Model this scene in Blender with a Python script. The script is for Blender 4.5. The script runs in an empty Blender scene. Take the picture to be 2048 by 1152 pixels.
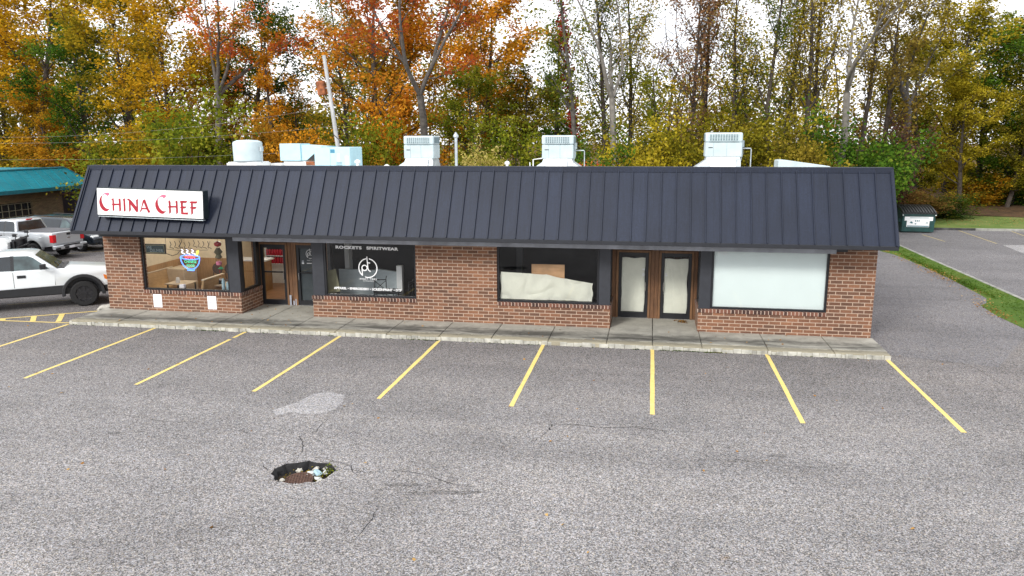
import bpy, bmesh, math, random
import numpy as np
from mathutils import Vector, Matrix
from mathutils.geometry import tessellate_polygon

R = math.radians
scene = bpy.context.scene
COL = scene.collection

# ------------------------------------------------------------------ helpers
class MB:
    """collects faces, then links them as ONE mesh object"""
    def __init__(self):
        self.v, self.f, self.m = [], [], []
    def poly(self, pts, m=0):
        n = len(self.v); self.v += [tuple(p) for p in pts]
        self.f.append(tuple(range(n, n + len(pts)))); self.m.append(m)
    def mesh(self, vs, fs, m=0):
        n = len(self.v); self.v += [tuple(p) for p in vs]
        for f in fs:
            self.f.append(tuple(n + i for i in f)); self.m.append(m)
    def box(self, x0, x1, y0, y1, z0, z1, m=0, M=None):
        vs = [Vector((x, y, z)) for z in (z0, z1) for y in (y0, y1) for x in (x0, x1)]
        if M is not None: vs = [M @ p for p in vs]
        self.mesh(vs, [(0,2,3,1),(4,5,7,6),(0,1,5,4),(2,6,7,3),(0,4,6,2),(1,3,7,5)], m)
    def prism(self, pts, a, b, axis='y', m=0, M=None):
        """pts: 2D outline; axis y: (x,z), axis z: (x,y), axis x: (y,z)"""
        def P(p, t):
            q = {'y': (p[0], t, p[1]), 'z': (p[0], p[1], t), 'x': (t, p[0], p[1])}[axis]
            return (M @ Vector(q)) if M is not None else Vector(q)
        n = len(pts)
        vs = [P(p, a) for p in pts] + [P(p, b) for p in pts]
        fs = [tuple(range(n)), tuple(range(2*n-1, n-1, -1))]
        fs += [(i, (i+1) % n, n + (i+1) % n, n + i) for i in range(n)]
        self.mesh(vs, fs, m)
    def tube(self, path, r, n=6, m=0, cap=True):
        path = [Vector(p) for p in path]
        rs = r if isinstance(r, (list, tuple)) else [r]*len(path)
        vs, fs = [], []
        up = None
        for i, p in enumerate(path):
            d = (path[min(i+1, len(path)-1)] - path[max(i-1, 0)])
            if d.length < 1e-9: d = Vector((0, 0, 1))
            d.normalize()
            if up is None:
                up = Vector((1, 0, 0)) if abs(d.x) < .8 else Vector((0, 1, 0))
            a = d.cross(up).normalized(); b = d.cross(a).normalized()
            up = -b
            for k in range(n):
                t = 2*math.pi*k/n
                vs.append(p + (a*math.cos(t) + b*math.sin(t))*rs[i])
        for i in range(len(path)-1):
            for k in range(n):
                k2 = (k+1) % n
                fs.append((i*n+k, i*n+k2, (i+1)*n+k2, (i+1)*n+k))
        if cap:
            fs.append(tuple(range(n-1, -1, -1))); fs.append(tuple((len(path)-1)*n + k for k in range(n)))
        self.mesh(vs, fs, m)
    def lathe(self, prof, c, axis='z', n=24, m=0):
        """prof: (radius, height) pairs; closed by caps where radius > 0"""
        vs, fs = [], []
        c = Vector(c)
        for r, h in prof:
            for k in range(n):
                t = 2*math.pi*k/n
                u, w = r*math.cos(t), r*math.sin(t)
                q = {'z': (u, w, h), 'y': (u, h, w), 'x': (h, u, w)}[axis]
                vs.append(c + Vector(q))
        for i in range(len(prof)-1):
            for k in range(n):
                k2 = (k+1) % n
                fs.append((i*n+k, i*n+k2, (i+1)*n+k2, (i+1)*n+k))
        fs.append(tuple(range(n-1, -1, -1))); fs.append(tuple((len(prof)-1)*n + k for k in range(n)))
        self.mesh(vs, fs, m)
    def build(self, name, mats, parent=None, smooth=False, bevel=0, seg=1, normals=True, angle=40):
        me = bpy.data.meshes.new(name)
        me.from_pydata([tuple(p) for p in self.v], [], self.f)
        if not isinstance(mats, (list, tuple)): mats = [mats]
        for mt in mats: me.materials.append(mt)
        if len(mats) > 1: me.polygons.foreach_set('material_index', self.m)
        if normals or bevel:
            bm = bmesh.new(); bm.from_mesh(me)
            if normals: bmesh.ops.recalc_face_normals(bm, faces=bm.faces)
            if bevel:
                es = [e for e in bm.edges if len(e.link_faces) == 2 and e.calc_face_angle(0) > R(25)]
                bmesh.ops.bevel(bm, geom=es, offset=bevel, segments=seg, profile=.5, affect='EDGES', clamp_overlap=True)
            bm.to_mesh(me); bm.free()
        if smooth:
            me.polygons.foreach_set('use_smooth', [True]*len(me.polygons))
            try: me.set_sharp_from_angle(angle=R(angle))
            except Exception: pass
        me.update()
        o = bpy.data.objects.new(name, me); COL.objects.link(o)
        if parent is not None: o.parent = parent
        return o

def tag(o, label=None, cat=None, group=None, kind=None):
    if label: o['label'] = label
    if cat: o['category'] = cat
    if group: o['group'] = group
    if kind: o['kind'] = kind
    return o

def thing(name, label, cat, loc=(0, 0, 0), rotz=0, group=None):
    o = bpy.data.objects.new(name, None); COL.objects.link(o)
    o.location = loc; o.rotation_euler = (0, 0, rotz); o.empty_display_size = .2
    return tag(o, label, cat, group)

def dup(o, parent=None):
    c = o.copy(); COL.objects.link(c); c.parent = parent
    for ch in list(o.children): dup(ch, c)
    return c

def sheet(name, outer, z, mat, holes=(), kind='structure', th=None):
    loops = [[Vector((p[0], p[1], z)) for p in outer]] + [[Vector((p[0], p[1], z)) for p in h] for h in holes]
    flat = [p for l in loops for p in l]
    tris = tessellate_polygon(loops)
    me = bpy.data.meshes.new(name)
    me.from_pydata([tuple(p) for p in flat], [], [tuple(t) for t in tris]); me.materials.append(mat)
    bm = bmesh.new(); bm.from_mesh(me)
    for f in bm.faces:
        f.normal_update()
        if f.normal.z < 0: f.normal_flip()
    bm.to_mesh(me); bm.free()
    o = bpy.data.objects.new(name, me); COL.objects.link(o)
    if kind: o['kind'] = kind
    return o

def text_polys(s, w=None, h=None, bold=0.0, spacing=1.0):
    """triangulated outlines of a line of text, (x, z) with the left foot at 0,0, scaled to width w or cap height h"""
    cu = bpy.data.curves.new('tmp', 'FONT'); cu.body = s; cu.size = 1; cu.offset = bold; cu.space_character = spacing
    cu.resolution_u = 3; cu.fill_mode = 'FRONT'
    ob = bpy.data.objects.new('tmp', cu); COL.objects.link(ob)
    dg = bpy.context.evaluated_depsgraph_get(); dg.update()
    me = bpy.data.meshes.new_from_object(ob.evaluated_get(dg))
    vs = np.array([v.co[:] for v in me.vertices]); fs = [tuple(p.vertices) for p in me.polygons]
    bpy.data.objects.remove(ob); bpy.data.meshes.remove(me); bpy.data.curves.remove(cu)
    lo = vs.min(0); hi = vs.max(0); vs = vs - lo
    sx = (w/(hi[0]-lo[0])) if w else None
    sz = (h/(hi[1]-lo[1])) if h else None
    if sx is None: sx = sz
    if sz is None: sz = sx
    return [(float(a[0]*sx), float(a[1]*sz)) for a in vs], fs

def add_text(mb, s, x, z, y, w=None, h=None, bold=0.0, m=0, slope=0.0, spacing=1.0, axis='y'):
    vs, fs = text_polys(s, w, h, bold, spacing)
    mb.mesh([(x+a, y, z+b+slope*a) for a, b in vs], fs, m)

# ------------------------------------------------------------------ materials
def nt(name):
    mt = bpy.data.materials.new(name); mt.use_nodes = True
    t = mt.node_tree; b = t.nodes['Principled BSDF']
    return mt, t, b, t.nodes, t.links

def ramp(N, stops, interp='LINEAR'):
    r = N.new('ShaderNodeValToRGB'); r.color_ramp.interpolation = interp
    e = r.color_ramp.elements
    while len(e) < len(stops): e.new(.5)
    for el, (p, c) in zip(e, stops):
        el.position = p; el.color = (*c, 1) if len(c) == 3 else c
    return r

def noise(N, L, vec, scale, detail=3, rough=.5, dist=0):
    n = N.new('ShaderNodeTexNoise'); n.inputs['Scale'].default_value = scale; n.inputs['Detail'].default_value = detail
    n.inputs['Roughness'].default_value = rough; n.inputs['Distortion'].default_value = dist
    L.new(vec, n.inputs['Vector']); return n

def coords(N, kind='Object'):
    return N.new('ShaderNodeTexCoord').outputs[kind]

def mixc(N, L, a, b, fac, blend='MIX'):
    m = N.new('ShaderNodeMix'); m.data_type = 'RGBA'; m.blend_type = blend
    for sock, val in ((m.inputs[6], a), (m.inputs[7], b), (m.inputs[0], fac)):
        if hasattr(val, 'is_linked'): L.new(val, sock)
        elif isinstance(val, (int, float)): sock.default_value = val
        else: sock.default_value = (*val, 1)
    return m.outputs[2]

def math_n(N, L, op, a, b=None):
    m = N.new('ShaderNodeMath'); m.operation = op
    for i, val in enumerate((a, b)):
        if val is None: continue
        if hasattr(val, 'is_linked'): L.new(val, m.inputs[i])
        else: m.inputs[i].default_value = val
    return m.outputs[0]

def bump(N, L, b, h, strength, dist=.01):
    n = N.new('ShaderNodeBump'); n.inputs['Strength'].default_value = strength; n.inputs['Distance'].default_value = dist
    L.new(h, n.inputs['Height']); L.new(n.outputs['Normal'], b.inputs['Normal'])

def plain(name, c, rough=.6, metal=0, var=.12, scale=6, bmp=0, coat=0, spec=None):
    """one colour with a slight procedural variation"""
    mt, t, b, N, L = nt(name)
    n = noise(N, L, coords(N), scale, 4)
    r = ramp(N, [(.3, tuple(x*(1-var) for x in c)), (.7, tuple(min(1, x*(1+var)) for x in c))])
    L.new(n.outputs['Fac'], r.inputs['Fac']); L.new(r.outputs['Color'], b.inputs['Base Color'])
    b.inputs['Roughness'].default_value = rough; b.inputs['Metallic'].default_value = metal
    if coat: b.inputs['Coat Weight'].default_value = coat; b.inputs['Coat Roughness'].default_value = .08
    if spec is not None: b.inputs['Specular IOR Level'].default_value = spec
    if bmp: bump(N, L, b, n.outputs['Fac'], bmp)
    return mt

def emis(name, c, s):
    mt, t, b, N, L = nt(name)
    b.inputs['Base Color'].default_value = (*c, 1)
    b.inputs['Emission Color'].default_value = (*c, 1); b.inputs['Emission Strength'].default_value = s
    return mt

def glass(name, tint=(.9, .95, .95), refl=1.0, rough=.01):
    mt, t, b, N, L = nt(name)
    N.remove(b); out = N['Material Output']
    tr = N.new('ShaderNodeBsdfTransparent'); tr.inputs['Color'].default_value = (*tint, 1)
    gl = N.new('ShaderNodeBsdfGlossy'); gl.inputs['Roughness'].default_value = rough
    fr = N.new('ShaderNodeFresnel'); fr.inputs['IOR'].default_value = 1.52
    f2 = math_n(N, L, 'MULTIPLY', fr.outputs[0], refl)
    mx = N.new('ShaderNodeMixShader'); L.new(f2, mx.inputs[0]); L.new(tr.outputs[0], mx.inputs[1]); L.new(gl.outputs[0], mx.inputs[2])
    L.new(mx.outputs[0], out.inputs['Surface'])
    return mt

def asphalt(name, lo=.045, mid=.17, hi=.5, scale=46, big=.18, tint=(1, .98, 1.0), stain=.72, wear=False):
    mt, t, b, N, L = nt(name)
    c = coords(N)
    v = N.new('ShaderNodeTexVoronoi'); v.inputs['Scale'].default_value = scale; L.new(c, v.inputs['Vector'])
    sep = N.new('ShaderNodeSeparateColor'); L.new(v.outputs['Color'], sep.inputs[0])
    g = lambda x: tuple(x*k for k in tint)
    r1 = ramp(N, [(0, g(lo)), (.25, g(mid*.6)), (.5, g(mid)), (.72, g(mid*1.5)), (.9, g(hi*.7)), (1, g(hi))])
    L.new(sep.outputs[0], r1.inputs['Fac'])
    r2 = ramp(N, [(0, (1.06, .98, .9)), (.3, (.95, .97, 1.1)), (.6, (1, 1, 1)), (.85, (1.07, .96, .97)), (1, (1.1, 1.0, .82))])
    L.new(sep.outputs[1], r2.inputs['Fac'])
    col = mixc(N, L, r1.outputs['Color'], r2.outputs['Color'], 1.0, 'MULTIPLY')
    n1 = noise(N, L, c, 13, 5, .7)
    r3 = ramp(N, [(.3, (.8,)*3), (.7, (1.2,)*3)]); L.new(n1.outputs['Fac'], r3.inputs['Fac'])
    col = mixc(N, L, col, r3.outputs['Color'], 1.0, 'MULTIPLY')
    n2 = noise(N, L, c, .35, 5, .6, .4)
    r4 = ramp(N, [(.3, (1-big,)*3), (.5, (1,)*3), (.7, (1+big*.8,)*3)]); L.new(n2.outputs['Fac'], r4.inputs['Fac'])
    col = mixc(N, L, col, r4.outputs['Color'], 1.0, 'MULTIPLY')
    # oil and water stains
    mp = N.new('ShaderNodeMapping'); mp.inputs['Scale'].default_value = (.5, 1.3, 1); L.new(c, mp.inputs['Vector'])
    n3 = noise(N, L, mp.outputs[0], .8, 4, .55, .6)
    r5 = ramp(N, [(.66, (1,)*3), (.76, (stain,)*3)]); L.new(n3.outputs['Fac'], r5.inputs['Fac'])
    col = mixc(N, L, col, r5.outputs['Color'], 1.0, 'MULTIPLY')
    # faint wheel lanes along the front of the building
    mp2 = N.new('ShaderNodeMapping'); mp2.inputs['Scale'].default_value = (.04, .55, 1); L.new(c, mp2.inputs['Vector'])
    n4 = noise(N, L, mp2.outputs[0], 1.3, 4, .6, .3)
    r6 = ramp(N, [(.32, (.88,)*3), (.5, (1,)*3), (.7, (1.10, 1.09, 1.07))]); L.new(n4.outputs['Fac'], r6.inputs['Fac'])
    col = mixc(N, L, col, r6.outputs['Color'], 1.0, 'MULTIPLY')
    n5 = noise(N, L, c, 4.2, 3, .5, .3); r7 = ramp(N, [(.67, (1,)*3), (.77, (.62, .6, .6))]); L.new(n5.outputs['Fac'], r7.inputs['Fac'])
    col = mixc(N, L, col, r7.outputs['Color'], 1.0, 'MULTIPLY')
    n6 = noise(N, L, c, 2.7, 4, .6, .5); r8 = ramp(N, [(.70, (1,)*3), (.78, (.95, .80, .64))]); L.new(n6.outputs['Fac'], r8.inputs['Fac'])
    col = mixc(N, L, col, r8.outputs['Color'], 1.0, 'MULTIPLY')
    if wear:  # the stalls by the shops keep more binder than the worn drive aisle
        sy = N.new('ShaderNodeSeparateXYZ'); L.new(c, sy.inputs[0])
        q = math_n(N, L, 'DIVIDE', math_n(N, L, 'ADD', sy.outputs[1], math_n(N, L, 'ADD', 15.0, math_n(N, L, 'MULTIPLY', math_n(N, L, 'SUBTRACT', n2.outputs['Fac'], .5), 6.0))), 14.0)
        r9 = ramp(N, [(.1, (1.10, 1.10, 1.10)), (.5, (1.0, 1.0, 1.0)), (.85, (.82, .80, .79))]); L.new(q, r9.inputs['Fac'])
        col = mixc(N, L, col, r9.outputs['Color'], 1.0, 'MULTIPLY')
    L.new(col, b.inputs['Base Color']); b.inputs['Roughness'].default_value = .9
    b.inputs['Specular IOR Level'].default_value = .25
    bump(N, L, b, sep.outputs[0], .25, .006)
    return mt

def brick(name, cols, mortar, bw=.32, bh=.105, ms=.011, rowlock=False):
    """running bond on vertical walls: u = x + y, v = z"""
    mt, t, b, N, L = nt(name)
    c = coords(N)
    s = N.new('ShaderNodeSeparateXYZ'); L.new(c, s.inputs[0])
    u = math_n(N, L, 'ADD', s.outputs[0], s.outputs[1])
    cb = N.new('ShaderNodeCombineXYZ'); L.new(u, cb.inputs[0]); L.new(s.outputs[2], cb.inputs[1])
    k = N.new('ShaderNodeTexBrick')
    k.inputs['Color1'].default_value = (0, 0, 0, 1); k.inputs['Color2'].default_value = (1, 1, 1, 1); k.inputs['Mortar'].default_value = (0, 0, 0, 1)
    k.inputs['Scale'].default_value = 1; k.inputs['Mortar Size'].default_value = ms; k.inputs['Mortar Smooth'].default_value = .1
    k.inputs['Brick Width'].default_value = bw; k.inputs['Row Height'].default_value = bh; k.inputs['Bias'].default_value = 0
    if rowlock: k.offset = 0
    L.new(cb.outputs[0], k.inputs['Vector'])
    sc = N.new('ShaderNodeSeparateColor'); L.new(k.outputs['Color'], sc.inputs[0])
    rc = ramp(N, [((i+.001)/len(cols), q) for i, q in enumerate(cols)]); L.new(sc.outputs[0], rc.inputs['Fac'])
    n = noise(N, L, c, 22, 5, .7)
    rn = ramp(N, [(.3, (.72,)*3), (.7, (1.25,)*3)]); L.new(n.outputs['Fac'], rn.inputs['Fac'])
    bc = mixc(N, L, rc.outputs['Color'], rn.outputs['Color'], 1, 'MULTIPLY')
    n0 = noise(N, L, c, .7, 3)
    rw = ramp(N, [(.35, (.86, .84, .84)), (.65, (1.12, 1.1, 1.05))]); L.new(n0.outputs['Fac'], rw.inputs['Fac'])
    bc = mixc(N, L, bc, rw.outputs['Color'], 1, 'MULTIPLY')
    n2 = noise(N, L, c, 9, 3)
    rm = ramp(N, [(.3, tuple(x*.7 for x in mortar)), (.7, mortar)]); L.new(n2.outputs['Fac'], rm.inputs['Fac'])
    col = mixc(N, L, bc, rm.outputs['Color'], k.outputs['Fac'])
    L.new(col, b.inputs['Base Color']); b.inputs['Roughness'].default_value = .85
    inv = math_n(N, L, 'SUBTRACT', 1.0, k.outputs['Fac'])
    h = math_n(N, L, 'ADD', inv, math_n(N, L, 'MULTIPLY', n.outputs['Fac'], .35))
    bump(N, L, b, h, .5, .012)
    return mt

def wood(name, c1, c2, scale=3, axis='z', rough=.55, groove=None, stretch=14):
    mt, t, b, N, L = nt(name)
    c = coords(N)
    mp = N.new('ShaderNodeMapping')
    mp.inputs['Scale'].default_value = {'z': (stretch, stretch, 1), 'x': (1, stretch, stretch), 'y': (stretch, 1, stretch)}[axis]
    L.new(c, mp.inputs['Vector'])
    n = noise(N, L, mp.outputs[0], scale, 5, .6, .4)
    r = ramp(N, [(.3, c1), (.7, c2)]); L.new(n.outputs['Fac'], r.inputs['Fac'])
    n2 = noise(N, L, c, 1.6, 3)
    r2 = ramp(N, [(.3, (.75,)*3), (.7, (1.2,)*3)]); L.new(n2.outputs['Fac'], r2.inputs['Fac'])
    L.new(mixc(N, L, r.outputs['Color'], r2.outputs['Color'], 1, 'MULTIPLY'), b.inputs['Base Color'])
    b.inputs['Roughness'].default_value = rough
    bump(N, L, b, n.outputs['Fac'], .15)
    return mt

def roofmetal(name, c, rough=.5, spk=.35, pan=False):
    mt, t, b, N, L = nt(name)
    co = coords(N)
    n = noise(N, L, co, 38, 3, .8); n2 = noise(N, L, co, .8, 4)
    mp = N.new('ShaderNodeMapping'); mp.inputs['Scale'].default_value = (9, .4, .4); L.new(co, mp.inputs['Vector'])
    n3 = noise(N, L, mp.outputs[0], 3, 3)
    r = ramp(N, [(.36, tuple(x*(1-spk) for x in c)), (.64, tuple(x*(1+spk) for x in c))]); L.new(n.outputs['Fac'], r.inputs['Fac'])
    r2 = ramp(N, [(.3, (.88,)*3), (.7, (1.12,)*3)]); L.new(n2.outputs['Fac'], r2.inputs['Fac'])
    r3 = ramp(N, [(.3, (.84,)*3), (.7, (1.16,)*3)]); L.new(n3.outputs['Fac'], r3.inputs['Fac'])
    q = mixc(N, L, r.outputs['Color'], r2.outputs['Color'], 1, 'MULTIPLY')
    q = mixc(N, L, q, r3.outputs['Color'], 1, 'MULTIPLY')
    if pan:  # each roof pan has its own slight tone
        sx = N.new('ShaderNodeSeparateXYZ'); L.new(co, sx.inputs[0])
        fl = math_n(N, L, 'FLOOR', math_n(N, L, 'DIVIDE', math_n(N, L, 'ADD', sx.outputs[0], .855), .4065))
        wn = N.new('ShaderNodeTexWhiteNoise'); wn.noise_dimensions = '1D'; L.new(fl, wn.inputs['W'])
        r4 = ramp(N, [(0, (.90,)*3), (1, (1.12,)*3)]); L.new(wn.outputs['Value'], r4.inputs['Fac'])
        q = mixc(N, L, q, r4.outputs['Color'], 1, 'MULTIPLY')
    L.new(q, b.inputs['Base Color'])
    b.inputs['Roughness'].default_value = rough; b.inputs['Specular IOR Level'].default_value = .32
    bump(N, L, b, n.outputs['Fac'], .2, .004)
    return mt

def concrete(name, base, dark):
    """sidewalk slab: pale, with a dark mildew band along the middle and a sandy outer lip"""
    mt, t, b, N, L = nt(name)
    c = coords(N)
    s = N.new('ShaderNodeSeparateXYZ'); L.new(c, s.inputs[0])
    n = noise(N, L, c, 3, 6, .65, .5)
    mp = N.new('ShaderNodeMapping'); mp.inputs['Scale'].default_value = (.35, 1.5, 1); L.new(c, mp.inputs['Vector'])
    n2 = noise(N, L, mp.outputs[0], 1.6, 5, .6, .5)
    fine = noise(N, L, c, 60, 3, .7)
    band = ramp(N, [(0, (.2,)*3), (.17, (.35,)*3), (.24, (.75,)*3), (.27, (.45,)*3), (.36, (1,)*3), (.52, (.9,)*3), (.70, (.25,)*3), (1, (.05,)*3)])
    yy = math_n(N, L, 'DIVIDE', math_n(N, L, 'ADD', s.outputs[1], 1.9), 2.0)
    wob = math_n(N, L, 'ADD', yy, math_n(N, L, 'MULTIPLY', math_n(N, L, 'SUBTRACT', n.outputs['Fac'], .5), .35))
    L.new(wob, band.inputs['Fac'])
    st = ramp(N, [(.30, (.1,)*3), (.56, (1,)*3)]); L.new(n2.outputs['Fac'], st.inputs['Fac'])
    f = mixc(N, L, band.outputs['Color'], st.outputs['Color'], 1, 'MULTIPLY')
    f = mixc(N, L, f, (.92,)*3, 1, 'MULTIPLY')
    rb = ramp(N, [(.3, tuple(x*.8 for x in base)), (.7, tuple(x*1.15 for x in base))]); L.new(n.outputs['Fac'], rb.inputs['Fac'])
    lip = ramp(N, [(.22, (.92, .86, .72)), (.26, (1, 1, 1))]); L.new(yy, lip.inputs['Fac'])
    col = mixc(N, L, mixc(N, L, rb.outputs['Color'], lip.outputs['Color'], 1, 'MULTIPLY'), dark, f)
    rf = ramp(N, [(.3, (.85,)*3), (.7, (1.15,)*3)]); L.new(fine.outputs['Fac'], rf.inputs['Fac'])
    L.new(mixc(N, L, col, rf.outputs['Color'], 1, 'MULTIPLY'), b.inputs['Base Color'])
    b.inputs['Roughness'].default_value = .9
    bump(N, L, b, fine.outputs['Fac'], .2, .004)
    return mt

def leafmat(name, cols, nscale=.55, trans=.4):
    mt, t, b, N, L = nt(name)
    N.remove(b); out = N['Material Output']
    c = coords(N)
    n = noise(N, L, c, nscale, 3, .55)
    g = N.new('ShaderNodeNewGeometry')
    f = math_n(N, L, 'ADD', math_n(N, L, 'MULTIPLY', math_n(N, L, 'SUBTRACT', n.outputs['Fac'], .5), 2.1),
               math_n(N, L, 'ADD', .22, math_n(N, L, 'MULTIPLY', g.outputs['Random Per Island'], .56)))
    r = ramp(N, [(i/(len(cols)-1), q) for i, q in enumerate(cols)]); L.new(f, r.inputs['Fac'])
    d = N.new('ShaderNodeBsdfDiffuse'); tl = N.new('ShaderNodeBsdfTranslucent')
    L.new(r.outputs['Color'], d.inputs['Color']); L.new(r.outputs['Color'], tl.inputs['Color'])
    mx = N.new('ShaderNodeMixShader'); mx.inputs[0].default_value = trans
    L.new(d.outputs[0], mx.inputs[1]); L.new(tl.outputs[0], mx.inputs[2]); L.new(mx.outputs[0], out.inputs['Surface'])
    return mt

def groundmat(name, stops, scale=1.2, fine=18):
    mt, t, b, N, L = nt(name)
    c = coords(N)
    n = noise(N, L, c, scale, 5, .65, .3); n2 = noise(N, L, c, fine, 4, .75)
    f = math_n(N, L, 'ADD', math_n(N, L, 'MULTIPLY', n.outputs['Fac'], .6), math_n(N, L, 'MULTIPLY', n2.outputs['Fac'], .4))
    r = ramp(N, stops); L.new(f, r.inputs['Fac']); L.new(r.outputs['Color'], b.inputs['Base Color'])
    b.inputs['Roughness'].default_value = .95; b.inputs['Specular IOR Level'].default_value = .15
    bump(N, L, b, n2.outputs['Fac'], .6, .04)
    return mt

M = {}
M['asphalt'] = asphalt('asphalt_worn', lo=.055, mid=.188, hi=.44, scale=60, tint=(1.02, 1.005, .98), wear=True)
M['asphalt2'] = asphalt('asphalt_fine', lo=.08, mid=.158, hi=.30, scale=52, big=.12, stain=.88, tint=(1, .99, 1.0))
M['patch'] = asphalt('asphalt_patch', lo=.15, mid=.30, hi=.5, scale=58, big=.08, stain=1.0, tint=(1.0, 1.0, .99))
M['tar'] = plain('tar', (.012, .012, .013), .85, var=.4, scale=20, bmp=.6)
M['crack'] = plain('crack_dark', (.02, .018, .02), .95, var=.5, scale=9)  # plain dark colour of the thin ribbons drawn as cracks
def worn_paint():
    mt, t, b, N, L = nt('road_paint'); c = coords(N)
    n = noise(N, L, c, 5, 5, .7); r = ramp(N, [(.3, (.64, .47, .13)), (.7, (.80, .62, .22))]); L.new(n.outputs['Fac'], r.inputs['Fac'])
    n2 = noise(N, L, c, 26, 5, .75); r2 = ramp(N, [(.60, (0,)*3), (.70, (.75,)*3)]); L.new(n2.outputs['Fac'], r2.inputs['Fac'])
    L.new(mixc(N, L, r.outputs['Color'], (.20, .18, .14), r2.outputs['Color']), b.inputs['Base Color']); b.inputs['Roughness'].default_value = .75
    return mt
M['yellow'] = worn_paint()
M['oldyellow'] = plain('road_paint_old', (.36, .29, .13), .8, var=.4, scale=14)
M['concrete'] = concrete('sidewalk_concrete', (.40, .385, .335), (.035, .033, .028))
M['curb'] = plain('curb_concrete', (.42, .41, .36), .9, var=.35, scale=5, bmp=.4)
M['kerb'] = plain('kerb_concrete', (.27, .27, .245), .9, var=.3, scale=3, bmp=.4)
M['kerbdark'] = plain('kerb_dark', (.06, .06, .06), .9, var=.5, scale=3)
M['brick'] = brick('brick_red', [(.115,.057,.036), (.15,.071,.043), (.18,.083,.048), (.20,.093,.053), (.22,.102,.057), (.24,.112,.062), (.18,.085,.05), (.13,.068,.045)], (.50, .37, .28))
M['rowlock'] = brick('brick_rowlock', [(.05,.03,.025), (.15,.062,.042), (.20,.085,.055), (.12,.05,.036), (.06,.03,.025)], (.55, .42, .34), bw=.105, bh=.5, ms=.011, rowlock=True)
M['tanbrick'] = brick('brick_tan', [(.14,.11,.065), (.19,.15,.085), (.23,.18,.10), (.17,.13,.08), (.24,.17,.10)], (.10, .085, .06), bw=.3, bh=.09, ms=.008)
M['roof'] = roofmetal('roof_dark_metal', (.012, .0172, .034), pan=True)
M['trim'] = plain('trim_black', (.014, .016, .022), .45, var=.2)
M['graytrim'] = plain('trim_grey', (.32, .34, .39), .45, metal=.0, var=.25, scale=3)
M['post'] = plain('post_charcoal', (.028, .031, .040), .5, var=.15)
M['frame'] = plain('frame_black', (.010, .011, .015), .4, var=.2)
M['pane'] = glass('window_glass', tint=(.97, .985, .985))
M['deck'] = plain('roof_deck', (.55, .55, .55), .8, var=.15, scale=1)
M['cedar'] = wood('cedar_siding', (.10, .045, .02), (.24, .115, .05))
M['cedartrim'] = wood('cedar_trim', (.13, .06, .026), (.27, .14, .062))
M['plywood'] = wood('plywood', (.55, .30, .14), (.72, .44, .24), scale=1.2, axis='x', stretch=6)
M['wainscot'] = wood('wainscot', (.30, .16, .06), (.48, .29, .13))
M['benchwood'] = wood('bench_wood', (.42, .25, .10), (.58, .38, .18), axis='x')
M['laminate'] = plain('laminate', (.62, .50, .36), .4, var=.08)
M['cream'] = plain('cream_wall', (.72, .62, .45), .7, var=.06)
M['vinyl'] = plain('vinyl_beige', (.60, .50, .36), .5, var=.1)
M['floor_in'] = plain('floor_tile', (.26, .13, .06), .4, var=.25, scale=3)
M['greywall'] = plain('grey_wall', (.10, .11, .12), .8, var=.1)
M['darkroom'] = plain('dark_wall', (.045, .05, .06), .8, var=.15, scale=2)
M['white'] = plain('white_paint', (.80, .80, .79), .5, var=.04)
M['hvac'] = plain('hvac_enamel', (.46, .55, .575), .4, var=.12, scale=2.5)
M['hvacblue'] = plain('hvac_teal', (.44, .68, .76), .45, var=.06, scale=4)
M['galv'] = plain('galvanised', (.50, .55, .58), .4, metal=.5, var=.2, scale=8)
M['grille'] = plain('grille_dark', (.14, .20, .22), .6, var=.2)
M['black'] = plain('black_plastic', (.012, .012, .014), .5, var=.2)
M['lid'] = plain('lid_plastic', (.018, .019, .021), .28, var=.3)
M['rim'] = plain('rim_dark_alloy', (.05, .05, .055), .3, metal=.7, var=.2)
M['iron'] = plain('wrought_iron', (.012, .013, .016), .5, var=.2)
M['signwhite'] = emis('sign_face', (.86, .86, .85), .1)
M['red'] = plain('letter_red', (.36, .006, .022), .5, var=.15)
M['pink'] = plain('letter_faded', (.62, .16, .26), .5, var=.15)
M['signcase'] = plain('sign_case', (.012, .02, .024), .4, var=.3)
M['vinylwhite'] = plain('decal_white', (.86, .87, .88), .5, var=.02)
M['film'] = plain('window_film', (.86, .93, .92), .75, var=.012, scale=2.5)
M['kraft'] = plain('masking_paper', (.82, .815, .72), .8, var=.04, scale=5)
M['paper'] = plain('notice_paper', (.86, .86, .90), .7, var=.03)
M['ink'] = plain('pencil_ink', (.42, .42, .48), .7, var=.3, scale=60)
M['chrome'] = plain('brushed_steel', (.62, .62, .62), .25, metal=1, var=.1)
M['tyre'] = plain('tyre_rubber', (.012, .012, .013), .8, var=.3, scale=30)
M['rimsilver'] = plain('rim_silver', (.5, .5, .52), .3, metal=.9, var=.1)
M['carwhite'] = plain('car_white', (.80, .84, .86), .25, var=.02, coat=.6)
M['carsilver'] = plain('car_silver', (.55, .58, .61), .28, metal=.55, var=.04, coat=.6)
M['cardark'] = plain('car_dark', (.022, .032, .044), .22, metal=.3, var=.1, coat=.8)
M['carblack'] = plain('car_black_trim', (.014, .015, .018), .45, var=.2)
M['carglass'] = plain('car_glass', (.012, .018, .024), .06, var=.2, spec=.7)
M['carglassgreen'] = plain('car_glass_green', (.055, .085, .09), .08, var=.5, scale=3, spec=.7)
M['amber'] = plain('amber_lens', (.75, .20, .02), .2, var=.1)
M['lens'] = plain('lens_clear', (.75, .78, .78), .12, var=.1, scale=20)
M['redlens'] = plain('red_lens', (.50, .015, .02), .2, var=.3, scale=20)
M['tonneau'] = plain('tonneau_vinyl', (.11, .11, .12), .7, var=.3, scale=24)
M['plate'] = plain('licence_plate', (.7, .72, .75), .4, var=.1, scale=30)
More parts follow.
